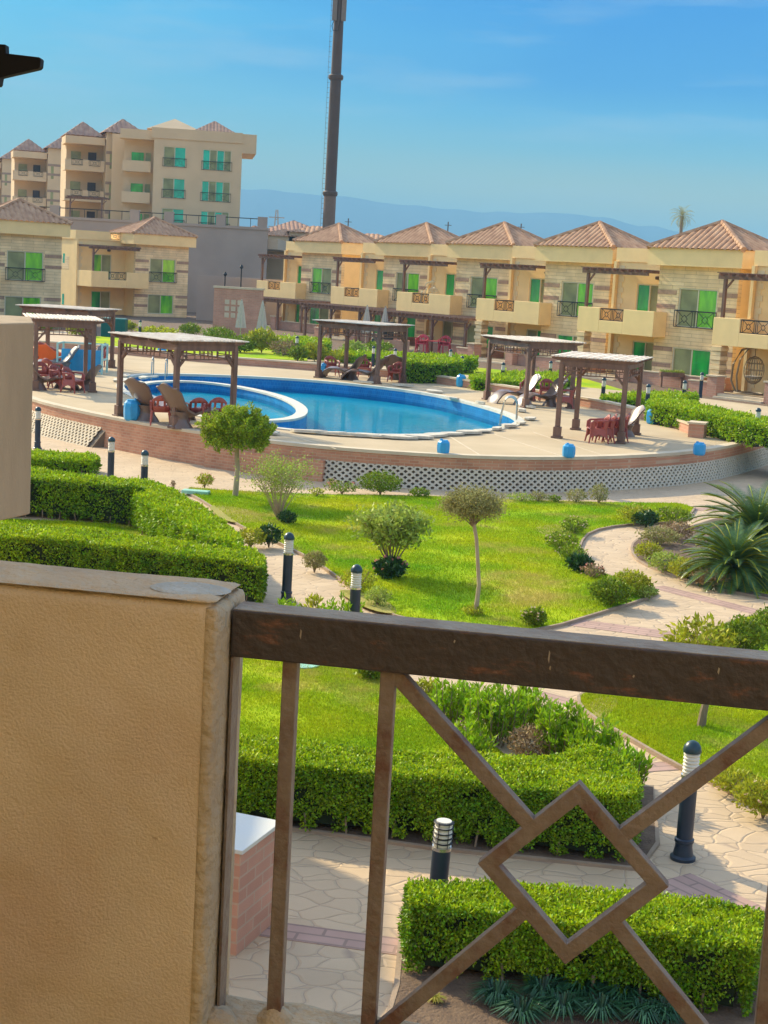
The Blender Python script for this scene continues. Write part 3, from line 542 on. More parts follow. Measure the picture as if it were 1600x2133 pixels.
# ================================================================ VILLAS
def hip_roof(parent, x0, x1, y0, y1, z0, rise, m=None, pitch=.36, name='roof', amp=.085, caps=True, pyramid=False):
    """hip roof of barrel tiles: every slope is corrugated down the fall"""
    m = m or M['tile']; mb = MB(); w = x1 - x0; d = y1 - y0; h = min(w, d) / 2
    if w >= d: r0 = Vector((x0 + h, (y0 + y1) / 2, z0 + rise)); r1 = Vector((x1 - h, (y0 + y1) / 2, z0 + rise))
    else: r0 = Vector(((x0 + x1) / 2, y0 + h, z0 + rise)); r1 = Vector(((x0 + x1) / 2, y1 - h, z0 + rise))
    if pyramid: r0 = r1 = Vector(((x0 + x1) / 2, (y0 + y1) / 2, z0 + rise))
    c = [Vector((x0, y0, z0)), Vector((x1, y0, z0)), Vector((x1, y1, z0)), Vector((x0, y1, z0))]
    slopes = [(c[0], c[1], r0, r1 if w >= d else r0), (c[1], c[2], r1 if w >= d else r0, r1), (c[2], c[3], r1, r0 if w >= d else r1), (c[3], c[0], r0 if w >= d else r1, r0)]
    for a, b, ra, rb in slopes:
        L = (b - a).length; n = max(int(L / pitch), 3) * 4; e = (b - a) / L; s = (ra - a); s = s - e * s.dot(e); fall = s.normalized(); sl = s.length; nn = e.cross(fall); ta = (ra - a).dot(e); tb = (rb - a).dot(e); vs = []
        for i in range(n + 1):
            u = L * i / n; top = sl * (u / ta if u < ta else ((L - u) / (L - tb) if u > tb else 1)); off = nn * amp * abs(math.sin(math.pi * i / 4)) 
            bot = -.05
            for q in (bot, top * .5, max(top, 0)): vs.append(a + e * u + fall * q + off)
        fs = []
        for i in range(n):
            for j in range(2): fs.append((i * 3 + j, (i + 1) * 3 + j, (i + 1) * 3 + j + 1, i * 3 + j + 1))
        mb.add(vs, fs)
    o = mb.build(name, m, parent)
    if caps:
        h_ = MB()
        for a, b in ((c[0], r0), (c[1], r1 if w >= d else r0), (c[2], r1), (c[3], r0 if w >= d else r1), (r0, r1)):
            L = (b - a).length
            if L < .05: continue
            n = max(int(L / .34), 1); e = (b - a) / L
            for i in range(n): h_.tube([a + e * (L * i / n) + Vector((0, 0, .02)), a + e * (L * (i + 1.08) / n) + Vector((0, 0, .055))], [.16, .12], 6)
        h_.build('ridge_tiles', m, o)
    return o
def lattice_rail(parent, x0, x1, z0, z1, y, n=2, name='railing', r=.022):
    mb = MB(); mb.bar((x0, y, z1), (x1, y, z1), .05, .06); mb.bar((x0, y, z0), (x1, y, z0), .04)
    for k in range(n + 1):
        x = x0 + (x1 - x0) * k / n; mb.bar((x, y, z0), (x, y, z1), r * 1.2)
    for k in range(n):
        a = x0 + (x1 - x0) * (k + .12) / n; b = x0 + (x1 - x0) * (k + .88) / n; cx_ = (a + b) / 2; cz = (z0 + z1) / 2; q = (b - a) * .2; qz = (z1 - z0) * .24
        mb.bar((a, y, z0), (a, y, z1), r); mb.bar((b, y, z0), (b, y, z1), r)
        D = [(cx_ - q, cz), (cx_, cz + qz), (cx_ + q, cz), (cx_, cz - qz)]
        for i in range(4): mb.bar((D[i][0], y, D[i][1]), (D[(i + 1) % 4][0], y, D[(i + 1) % 4][1]), r)
        for (sx, sz) in ((a, z0), (a, z1), (b, z0), (b, z1)): mb.bar((sx, y, sz), (cx_ + (q / 2 if sx == b else -q / 2), y, cz + (qz / 2 if sz == z1 else -qz / 2)), r)
    return mb.build(name, M['iron'], parent)
def window(parent, x0, x1, z0, z1, y, green=1, gm='glass_g', rail=False, panes=2, facing=1):
    """sliding window set back in its opening; y is the wall face"""
    t = .07; f = MB(); f.box(x0, x1, y - .02, y + .1, z0, z0 + t).box(x0, x1, y - .02, y + .1, z1 - t, z1).box(x0, x0 + t, y - .02, y + .1, z0 + t, z1 - t).box(x1 - t, x1, y - .02, y + .1, z0 + t, z1 - t)
    for k in range(1, panes):
        xm = x0 + (x1 - x0) * k / panes; f.box(xm - t / 2, xm + t / 2, y - .01, y + .09, z0 + t, z1 - t)
    fr = f.build('window', M['frame'], parent)
    for k in range(panes):
        a = x0 + (x1 - x0) * k / panes + t * .5; b = x0 + (x1 - x0) * (k + 1) / panes - t * .5; g = (k % 2 == green)
        MB().box(a, b, y + .03 + .02 * (not g), y + .04 + .02 * (not g), z0 + t, z1 - t).build('green_pane' if g else 'screen_pane', M[gm] if g else M['screen'], fr)
    if rail: lattice_rail(parent, x0 - .1, x1 + .1, z0 + .02, z0 + (z1 - z0) * .42, y - .16, 2)
    return fr
def wall_open(mb, x0, x1, z0, z1, y0, y1, ops):
    """wall slab from y0 to y1 with rectangular openings (ox0,ox1,oz0,oz1)"""
    xs = sorted({x0, x1, *[o[0] for o in ops], *[o[1] for o in ops]}); zs = sorted({z0, z1, *[o[2] for o in ops], *[o[3] for o in ops]})
    for i in range(len(xs) - 1):
        run = None
        for j in range(len(zs) - 1):
            cxm = (xs[i] + xs[i + 1]) / 2; cz = (zs[j] + zs[j + 1]) / 2; op = any(o[0] < cxm < o[1] and o[2] < cz < o[3] for o in ops)
            if not op:
                if run is None: run = zs[j]
            if op and run is not None: mb.box(xs[i], xs[i + 1], y0, y1, run, zs[j]); run = None
        if run is not None: mb.box(xs[i], xs[i + 1], y0, y1, run, zs[-1])
    return mb
def wood_canopy(parent, x0, x1, y0, y1, z, post_x, post_y, zb, name='pergola', n=9, posts=True):
    mb = MB(); mb.bar((x0 - .3, y0, z), (x1 + .1, y0, z), .10, .20); mb.bar((x0 - .3, y0 + .14, z - .02), (x1, y0 + .14, z - .02), .06, .14)
    for k in range(n):
        x = x0 + (x1 - x0) * k / (n - 1); mb.bar((x, y0 - .35, z + .12), (x, y1, z + .12), .07, .13)
    for k in range(10):
        y = y0 - .2 + (y1 - y0) * k / 9; mb.bar((x0 - .25, y, z + .2), (x1 + .1, y, z + .2), .06, .035)
    if posts:
        for px_ in post_x:
            mb.bar((px_, post_y, zb), (px_, post_y, z - .05), .15)
            mb.bar((px_ + .05, post_y, z - .55), (px_ + .45, post_y, z - .1), .08)
    return mb.build(name, M['wood'], parent)
def quoins(parent, x, y, z0, z1):
    mb = MB(); k = 0; z = z0
    while z < z1 - .2: w_ = .42 if k % 2 else .28; mb.box(x, x + w_, y - .035, y, z + .01, z + .29); z += .3; k += 1
    return mb.build('quoin_stones', M['cream_l'], parent)
def villa(loc, rz, label, green=(1, 0, 1, 0), gm='glass_g', patio=False, base=BZ, porch=True, extras=True, mcream='cream', left_lit=False, group='cream two-storey villas in a staggered row', balc_glass=0):
    t = thing('villa', label, 'villa', (loc[0], loc[1], 0), rz, group)
    YR = 2.9; TX0, TX1, TY = 4.6, 9.75, 1.05; D = 11.
    zt = 7.5
    # recessed part wall with door openings
    dU = (1.5, 3.3, 3.35, 5.6); dG = (1.5, 3.3, base, 2.5)
    wall_open(MB(), 0.12, TX0, base - .6, 6.75, YR, YR + .3, [dU, dG]).build('recess_wall', M[mcream], t)
    wU = (6.0, 8.5, 3.5, 5.5); wG = (5.9, 8.4, base + .25, 2.45)
    wall_open(MB(), TX0, TX1, base - .6, 6.6, TY, TY + .3, [wU, wG]).build('tower_wall', M['stone'], t)
    for z in (5.13, 4.4, 2.2, 1.35):
        for a, b in ((TX0 - .01, 5.85), (8.6, TX1 + .015)): MB().box(a, b, TY - .02, TY, z, z + .23).build('stone_band', M['stone_dark'], t)
    MB().box(TX1 - .3, TX1 - .003, TY + .301, D, base - .6, 6.6).build('side_wall', M['cream'], t)
    MB().box(TX0 + .003, TX0 + .3, TY + .301, YR + .6, base - .6, 6.6).build('side_wall', M['cream'], t)
    sw = MB(); wall_open(sw, .0, .3, base - .6, 6.76, YR, YR + .01, []);
    ls = MB(); ls.box(0, .28, YR + .301, D, base - .6, 6.75).box(-.06, .12, YR - .25, YR + .301, base - .6, 6.75); ls.build('side_wall', M['cream'], t)
    if left_lit:
        sl_ = MB()
        for (y_, z_, h_) in ((5., 4.7, .8), (5.7, 4.7, .8), (6.4, 4.75, .8), (5., 1.2, .9), (5.7, 1.2, .9)): sl_.box(-.02, .02, y_, y_ + .3, z_, z_ + h_)
        sl_.build('slit_window', M['glass_t'], t); MB().box(-.012, -.001, 4.2, 9.5, 4.2, 5.3).build('plaster_panel', M['stone'], t)
    MB().box(.3, TX1 - .3, D - .3, D, base - .6, 6.6).build('rear_wall', M['cream'], t)
    MB().box(.29, TX1 - .31, YR + .31, D - .31, 6.3, 6.5).build('flat_roof', M['cream'], t)
    # parapet over the recess with an iron grille let into it
    pm = MB(); wall_open(pm, -.1, TX0 - .02, 6.75, zt, YR - .06, YR + .2, [(3.1, 4.1, 6.85, 7.42)]); pm.box(-.1, .16, YR + .2, D, 6.75, zt).box(-.1, TX1, D - .26, D + .04, 6.75, zt); pm.build('roof_parapet', M[mcream], t)
    lattice_rail(t, 3.1, 4.1, 6.9, 7.4, YR + .05, 1, 'parapet_grille')
    # tower eaves box and roof
    EX0, EX1, EY0, EY1 = TX0 - .48, TX1 + .45, TY - .45, TY + 3.6
    MB().box(EX0, EX1, EY0, EY1, 6.601, zt).build('eaves_box', M[mcream], t)
    hip_roof(t, EX0 - .08, EX1 + .08, EY0 - .08, EY1 + .08, zt, 1.42, pyramid=True)
    # upper balcony
    b = MB(); H0, H1 = 2.9, 4.2; W = 5.35
    wall_open(b, 0, W, H0, H1, 0, .22, [(1.55, 3.25, 3.55, 4.21)])
    b.box(0, .22, .22, YR - .01, H0, H1).box(W - .22, W, .22, TY - .01 + .0, H0, H1).box(.22, W - .22, .22, TY - .01, H0, H0 + .25).box(.22, TX0 - .003, TY - .01, YR - .01, H0, H0 + .25)
    b.build('balcony', M[mcream], t, bevel=.02)
    lattice_rail(t, 1.56, 3.24, 3.58, 4.17, .1, 2, 'balcony_rail')
    wood_canopy(t, .2, TX0 - .15, .25, YR - .1, 6.12, [.28], .3, H1)
    # windows
    window(t, *dU, YR + .06, green[1], gm); window(t, *dG, YR + .06, green[3], 'glass_g')
    window(t, *wU, TY + .06, green[0], 'glass_y', True); window(t, *wG, TY + .06, green[2], gm)
    quoins(t, .14, YR, base, 6.7)
    MB().lathe([(0.0, 0), (.13, .02), (.16, .1), (.13, .18), (.0, .2)], (3.0, YR - .08, 5.85), 12).build('wall_lamp', M['wood_d'], t, True)
    if porch:
        for bx_ in ((5.1, 9.9, -1.2, -1.0, base - .3, base + .62), (9.7, 9.9, -1.0, TY - .01, base - .3, base + .619), (-.2, 1.2, -1.2, -1.0, base - .3, base + .62)): MB().box(*bx_).build('porch_wall', M['brick_pink'], t)
        for bx_ in ((1.2, 1.75, -1.6, -1.0, base - .3, base + .95), (4.5, 5.1, -1.65, -1.0, base - .3, base + .95)): MB().box(*bx_).build('porch_pier', M['brick_pink'], t)
        for bx_ in ((5.11, 9.94, -1.24, -.96, base + .62, base + .68), (-.24, 1.19, -1.24, -.96, base + .62, base + .68), (1.14, 1.81, -1.66, -.96, base + .95, base + 1.02), (4.44, 5.16, -1.71, -.96, base + .95, base + 1.02)): MB().box(*bx_).build('porch_coping', M['cap'], t)
        q = MB()
        for k in range(3): q.box(1.76, 4.49, -1.5 - .3 * k, -1.2 - .3 * k, base - .3, base + .2 - .12 * k)
        q.build('steps', M['cap'], t); MB().box(-.1, 9.7, -1.19, TY - .02, base - .3, base + .1).build('porch_floor', M['deck'], t)
        q = MB(); q.box(.1, .6, .0, .5, base + .1, 2.9); z = base + .1; k = 0
        while z < 2.8: e_ = .05 if k % 2 else 0; q.box(.1 - e_, .6 + e_, -.04 - e_, .5, z, z + .2); z += .22; k += 1
        q.build('porch_pillar', M['stone'], t)
    if patio:
        wood_canopy(t, .3, 9.9, -2.6, TY - .05, 2.75, [.4, 3.4, 6.6, 9.7], -2.5, base, 'patio_pergola', 24)
    return t
th, th2 = -1.1, R_(-50)
S_ = [0, 14.6, 25.2, 35.9, 47., 58.6]; V0 = np.array([-11.38, 126.23]); EV = np.array([math.cos(th), math.sin(th)])
VL = ['furthest villa of the row, next to the grey retaining wall, with a brown patio pergola', 'second villa from the far end of the row, patio pergola and closed parasols in front', 'third villa from the far end, with a white hanging chair on its balcony', 'row villa whose balcony stands right above the third pool pergola', 'villa with the roof peak furthest right, near the tall palm', 'nearest row villa, cut by the right edge, rattan swing on its porch']
gr = [(0, 0, 0, 0), (1, 0, 1, 0), (1, 0, 1, 1), (1, 0, 0, 1), (1, 0, 1, 0), (1, 0, 1, 0)]
gr[0] = (0, 0, 0, 0)
for k in range(6):
    p = V0 + EV * S_[k]; villa(p, th2, VL[k], (gr[k][0], gr[k][1], gr[k][2], gr[k][3]), patio=(k < 3))
p = gy(190, 600, 128.); villa((p[0], p[1]), R_(38), 'detached villa left of the retaining wall, sunlit side wall with slit windows', (1, 0, 1, 0), left_lit=True, mcream='cream', gm='glass_y', porch=False, group='detached villas on the left')
pe = gy(143, 473, 106.); villa((pe[0] - 10.2 * math.cos(R_(28)) + .3, 106 - 10.2 * math.sin(R_(28))), R_(28), 'left-hand detached villa cut by the left edge of the photo', (1, 0, 1, 0), gm='glass_y', left_lit=True, porch=False, group='detached villas on the left')
# ---------------------------------------------------------------- apartments on the upper terrace
def apartment(loc, rz, label, n, end):
    t = thing('apartment_block', label, 'apartment block', loc, rz, 'apartment blocks on the upper terrace')
    FH = 3.3; base = 8.; top = base + 3 * FH + 1.2
    # local x: along the long sunny side going away; local y<0 faces left
    return t
def apt_end(loc, rz, label):
    """end block: frontal face with big windows, stair bays stepping back on its left"""
    t = thing('apartment_block', label, 'apartment block', loc, rz, 'apartment blocks on the upper terrace'); z0 = 6.; zt = 19.2
    ops = []; W = 10.4
    rows = (15.3, 12.0, 8.8)
    for z in rows: ops += [(1.05, 3.4, z, z + 2.1), (5.2, 8.25, z - .1, z + 2.05)]
    W = 9.4
    wall_open(MB(), 0, W, z0, zt, 0, .3, ops).build('end_wall', M['apt'], t)
    MB().box(0.001, W - .001, .301, 9, z0, zt - .6).build('core', M['apt'], t)
    for z in rows:
        window(t, 1.05, 3.4, z, z + 2.1, .08, 1, 'glass_t', True); window(t, 5.2, 8.25, z - .1, z + 2.05, .08, 0, 'glass_t', True, 4)
    MB().box(W + .001, W + 1.5, 0, 9, zt - 2.0, zt + .02).box(-.3, W, -.12, -.001, zt - 1.0, zt + .1).build('cornice', M['apt'], t)
    hip_roof(t, -.8, 5, 1.5, 9, zt + .1, 1.4, M['apt'], name='roof', amp=.0, caps=False, pitch=1)
    hip_roof(t, 4.2, 8.6, .4, 6, zt + .1, 1.3, M['tile2'], name='roof', amp=.03, caps=False)
    MB().box(-4.6, -3.21, 4.5, 9, z0, zt - .5).build('link_wall', M['apt'], t)
    # balcony bay on the left of the end wall
    MB().box(-3.2, -.001, 2.2, 9, z0, zt - .8).build('bay_wall', M['apt'], t)
    for z in rows:
        b = MB(); b.box(-3.3, -.3, .6, .8, z - .7, z + .45).box(-3.3, -3.1, .8, 2.199, z - .7, z + .45).box(-3.1, -.31, .8, 2.199, z - .7, z - .5); b.build('balcony', M['apt'], t)
        MB().box(-2.4, -1.1, 2.12, 2.199, z - .4, z + 1.4).build('balcony_door', M['glass_g'], t)
        MB().box(-.9, -.35, 2.12, 2.199, z + .3, z + 1.4).build('window', M['screen'], t)
    MB().box(-3.6, .3, .2, 2.19, zt - 1.2, zt - .2).build('cornice', M['apt'], t)
    return t
def apt_bay(loc, rz, label, h=0.):
    """one stair-and-balcony unit of the long side: tower with hip roof, recessed balconies to its left"""
    t = thing('apartment_block', label, 'apartment block', loc, rz, 'apartment blocks on the upper terrace'); z0 = 6.; zt = 18.9
    rows = (15.3, 12.0, 8.8)
    MB().box(4.0, 8.0, 0, 9, z0, zt).build('tower', M['apt'], t)
    bd = MB()
    for z in rows:
        for dz in (.1, 1.3): bd.box(3.99 - .02, 8.02, -.03, -.001, z + dz, z + dz + .3)
        bd.box(5.6, 7.8, -.05, -.031, z + .3, z + 1.25)
    bd.build('stone_band', M['apt_band'], t)
    hip_roof(t, 3.6, 8.4, -.4, 5.2, zt, 1.7, M['tile2'], pitch=.5, caps=False)
    MB().box(0, 3.999, 3.2, 9, z0, zt - .8).build('recess_wall', M['apt'], t)
    MB().box(-.4, 3.9, .4, 4.5, zt - 1.4, zt - .6).build('loggia_roof', M['apt'], t)
    hip_roof(t, -.4, 3.8, .5, 5.5, zt - .5, 1.6, M['tile2'], pitch=.5, caps=False)
    for z in rows:
        b = MB(); b.box(-.4, 3.9, .4, .62, z - .7, z + .5).box(-.4, -.18, .62, 3.19, z - .7, z + .5).box(-.18, 3.9, .62, 3.19, z - .7, z - .5); b.build('balcony', M['apt'], t)
        lattice_rail(t, .3, 1.5, z - .1, z + .5, .37, 1); lattice_rail(t, 2.2, 3.4, z - .1, z + .5, .37, 1)
        MB().box(.5, 1.6, 3.1, 3.199, z - .45, z + 1.5).build('balcony_door', M['screen'], t); MB().box(2.4, 3.3, 3.1, 3.199, z - .45, z + 1.5).build('balcony_door', M['wood_d'], t)
        MB().box(4.4, 4.75, -.02, .05, z - .3, z + 1.5).build('window', M['screen'], t)
        MB().box(8.0, 8.05, 1.0, 2.6, z - .2, z + 1.4).build('window', M['screen'], t)
    return t
AL = ['apartment block stack under the tallest tiled roof, next to the end block', 'second apartment stack from the end block', 'third apartment stack from the end block, further left and smaller', 'furthest apartment stack, cut by the left edge']
apt_end((gy(318, 400, 168.)[0], 168, 0), R_(8), 'end apartment block with teal windows and a flat overhanging roof slab')
for k in range(4):
    Y = [172, 203, 232, 262][k]; X = gy([245, 122, 25, -60][k], 290, Y + 4.)[0] - 4.5; apt_bay((X, Y, 0), R_(18), AL[k])
rw = thing('retaining_wall', 'tall blank grey wall carrying the upper terrace behind the left villas', 'wall', (gy(556, 520, 150.)[0], 150, 0))
a = MB(); a.box(-80, 0, 0, .6, 0, 8.75); a.build('wall_face', M['retain'], rw)
a = MB(); a.box(-80.2, .05, -.1, .7, 8.751, 9.0); a.build('coping', M['retain'], rw)
a = MB()
for k, x in enumerate([-46, -36, -28.5, -21, -13.3, -10, -5, -1]): a.box(x, x + .9, -.05, .6, 9.001, 10.0)
a.build('pillars', M['retain'], rw)
a = MB()
for x0, x1 in ((-70, -46), (-45.1, -36), (-35.1, -28.5), (-27.6, -21), (-20.1, -13.3), (-12.4, -10), (-9.1, -5), (-4.1, -1)):
    a.bar((x0, .25, 9.8), (x1, .25, 9.8), .08)
    for k in range(int((x1 - x0) / 1.2) + 1): a.bar((x0 + k * 1.2, .25, 9), (x0 + k * 1.2, .25, 9.8), .05)
a.build('railing', M['iron'], rw)
o = MB().box(-95, -11.7, 150.61, 330, 7.0, 8.0).build('upper_terrace', M['desert']); o['kind'] = 'structure'
# grey side wing to the right of the detached villa
ww = thing('wing_wall', 'low grey wall with two dark lamp posts standing right of the detached villa', 'wall', (0, 0, 0)); ww.location = (gy(412, 560, 131.)[0], 131, 0)
MB().box(0, 7.2, 0, .4, 0, 4.3).build('wall_face', M['retain'], ww)
pw = thing('pergola', 'long timber pergola on the upper terrace in front of the apartments', 'pergola', (gy(142, 430, 158.)[0], 158, 8), 0); wood_canopy(pw, 0, 3.6, 0, 3, 3.1, [.2, 3.4], .1, 0, 'timber_frame', 14)
# distant buildings
fb = thing('distant_building', 'distant tiled building right of the retaining wall, left of the mast', 'building', (gy(556, 470, 185.)[0], 185, 0), R_(8))
MB().box(0, 6.6, 0, 8, 5, 9.4).build('wall', M['apt'], fb); hip_roof(fb, -.6, 7.4, -.8, 8, 9.4, 1.5, M['tile2'], pitch=.5, caps=False)
MB().box(3, 4.6, -.06, -.001, 7.6, 9.2).build('window', M['iron'], fb); MB().box(.6, 1.4, -.06, -.001, 7.8, 9).build('window', M['iron'], fb)
fb2 = thing('distant_building', 'low distant brick building with small roof just behind the retaining wall end', 'building', (gy(502, 480, 178.)[0], 178, 0), R_(0))
MB().box(0, 2.8, 0, 6, 5, 8.9).build('wall', M['apt'], fb2); hip_roof(fb2, -.4, 3.2, -.5, 6, 8.9, .9, M['tile2'], pitch=.5, caps=False); MB().box(1, 2.2, -.06, -.001, 7.6, 8.6).build('window', M['iron'], fb2)
for i, (x, y, wd, lb) in enumerate([(590, 492, 5, 'low flat distant house between the retaining wall and the first row villa'), (660, 486, 6, 'low white distant house behind the mast foot'), (775, 502, 6, 'low tiled distant house between the first two row villas')]):
    p = gy(x, y, 170.); t = thing('distant_house', lb, 'house', (p[0], 170, 0)); MB().box(-wd / 2, wd / 2, 0, 5, 3, p[2]).build('wall', M['apt'], t); hip_roof(t, -wd / 2 - .3, wd / 2 + .3, -.3, 5.3, p[2], .8, M['tile'], pitch=.5, caps=False)
# mast
mt = thing('telecom_mast', 'tall dark tapering telecom mast with climbing rungs rising behind the villas', 'mast', (0, 0, 0)); p = gy(684, 485, 160.); mt.location = (p[0], 160, 0)
def zpx(x, y, Y): return gy(x, y, Y)[2]
zA, zB, zC, zT = zpx(686, 403, 160), zpx(701, 161, 160), zpx(705, 45, 160), 36.
MB().lathe([(.66, 0), (.62, zA)], n=20).build('base_section', M['mast_l'], mt, True)
MB().lathe([(.58, zA), (.56, zB)], n=20).build('middle_section', M['mast'], mt, True)
MB().lathe([(.52, zB), (.48, zT)], n=20).build('top_section', M['mast'], mt, True)
for z in (zA, zB): MB().lathe([(.70, -.25), (.76, -.1), (.76, .15), (.66, .25)], c=(0, 0, z), n=20).build('flange', M['mast'], mt, True)
a = MB(); z = 8
while z < 34: a.bar((-.6, -.1, z), (-.85, -.1, z), .03); z += .5
a.bar((-.84, -.1, 8), (-.78, -.1, 34), .03); a.build('ladder', M['mast_l'], mt)
for x, y in ((-.42, -.55), (.5, -.5), (.0, .7)):
    MB().box(x - .24, x + .24, y - .1, y + .1, zC, zC + 4.6).build('antenna_panel', M['panel'], mt, bevel=.04)
MB().tube([(-.45, -.5, zC), (-.62, -.5, zC - .5), (-.5, -.4, zC - .95), (0, -.5, zC - .9), (.2, -.5, zC)], .04, 6).build('cable', M['iron'], mt, True)
# thin poles
for i, (x, yt, yb, lb) in enumerate([(726, 455, 490, 'thin grey pole right of the mast foot'), (934, 462, 500, 'thin grey pole between the second and third row villa roofs'), (1086, 466, 505, 'thin pole behind the fourth roof of the row')]):
    p = gy(x, yt, 230.); t = MB().bar((0, 0, 0), (0, 0, p[2]), .16).bar((-.5, 0, p[2] - .5), (.5, 0, p[2] - .5), .08).build('pole', M['mast']); t.location = (p[0], 230, 0); tag(t, lb, 'pole')
t = thing('lattice_pylon', 'tiny lattice pylon on the horizon above the distant building', 'pylon', (gy(577, 440, 400.)[0], 400, 0)); zz = gy(577, 437, 400.)[2]; a = MB()
for s in (-1, 1):
    for q in (-1, 1): a.bar((s * 1.4, q * 1.4, 0), (s * .2, q * .2, zz), .25)
for k in range(7): z = zz * (k + 1) / 8; w_ = 1.4 - 1.2 * (k + 1) / 8; a.bar((-w_, 0, z), (w_, 0, z), .2); 
for z in (zz * .78, zz * .9): a.bar((-2, 0, z), (2, 0, z), .25)
a.build('lattice', M['retain'], t)
for x, y0, y1, Y in ((470, 575, 600, 127), (504, 560, 598, 127)):
    b = gy(x, y1, Y)[2]; p = gy(x, y0, Y); t = thing('street_lamp', 'dark lamp post, %s of the pair by the grey wall' % ('left one' if x == 470 else 'right one'), 'street lamp', (p[0], Y - .3, BZ), 0, 'lamp posts by the grey wall'); MB().lathe([(.06, 0), (.05, p[2] - BZ)], n=8).build('post', M['iron'], t); MB().lathe([(.08, 0), (.16, .15), (.05, .35)], c=(0, 0, p[2] - BZ), n=8).build('lantern', M['iron'], t)
# distant date palm
def frond(root, dirv, L, droop, wd, seg=9, up_=.55):
    """rachis points"""
    pts = []; d = Vector(dirv).normalized(); side = d.cross(Vector((0, 0, 1))).normalized(); p = Vector(root); v = (Vector((d.x, d.y, 0)).normalized() * math.cos(up_) + Vector((0, 0, 1)) * math.sin(up_)); st = L / seg; a = up_
    for i in range(seg + 1):
        pts.append(p.copy()); h = Vector((d.x, d.y, 0)).normalized(); v = h * math.cos(a) + Vector((0, 0, math.sin(a))); p = p + v * st; a -= droop / seg
    return pts, side
def palm_mesh(root, nf, L, droop, leaf, wd, ups=(.0, 1.1), npl=26, vee=.5, twist=0.):
    V = []; RP = []
    for k in range(nf):
        a = k * 2.39996 + random.uniform(-.15, .15); u = ups[0] + (ups[1] - ups[0]) * ((k + .5) / nf); l_ = L * random.uniform(.85, 1.1)
        pts, side = frond(root, (math.cos(a), math.sin(a), 0), l_, droop * random.uniform(.8, 1.2), wd, 9, u); RP.append(pts)
        for s in (-1, 1):
            for i in range(npl):
                t = (i + 1) / npl * 9 * .98; j = min(int(t), 8); f = t - j; q = pts[j].lerp(pts[j + 1], f); tan = (pts[j + 1] - pts[j]).normalized(); nrm = side.cross(tan).normalized()
                if nrm.z < 0: nrm = -nrm
                ll = leaf * math.sin(math.pi * min(1, .12 + (i + 1) / npl * .9)) ** .6; d = (side * s + tan * .75 + nrm * vee + Vector((0, 0, -.05))).normalized(); wv = tan * wd * .5
                V.append([q - wv, q + wv, q + d * ll + tan * .0, q + d * ll * .5 - wv * 1.1])
    return np.array(V, dtype=float), RP
p = gy(1421, 450, 200.); pt = thing('palm_tree', 'lone tall date palm on the skyline behind the right-hand villas', 'tree', (p[0], 200, 0))
MB().tube([(0, 0, 0), (.05, 0, p[2] * .5), (0, 0, p[2])], [.3, .24, .2], 8).build('trunk', M['bark'], pt, True)
V, RP = palm_mesh((0, 0, p[2]), 34, 2.0, 1.3, .42, .045, (-.9, 1.4), 16); npmesh('crown', V, 4, M['leaf_grey'], pt)
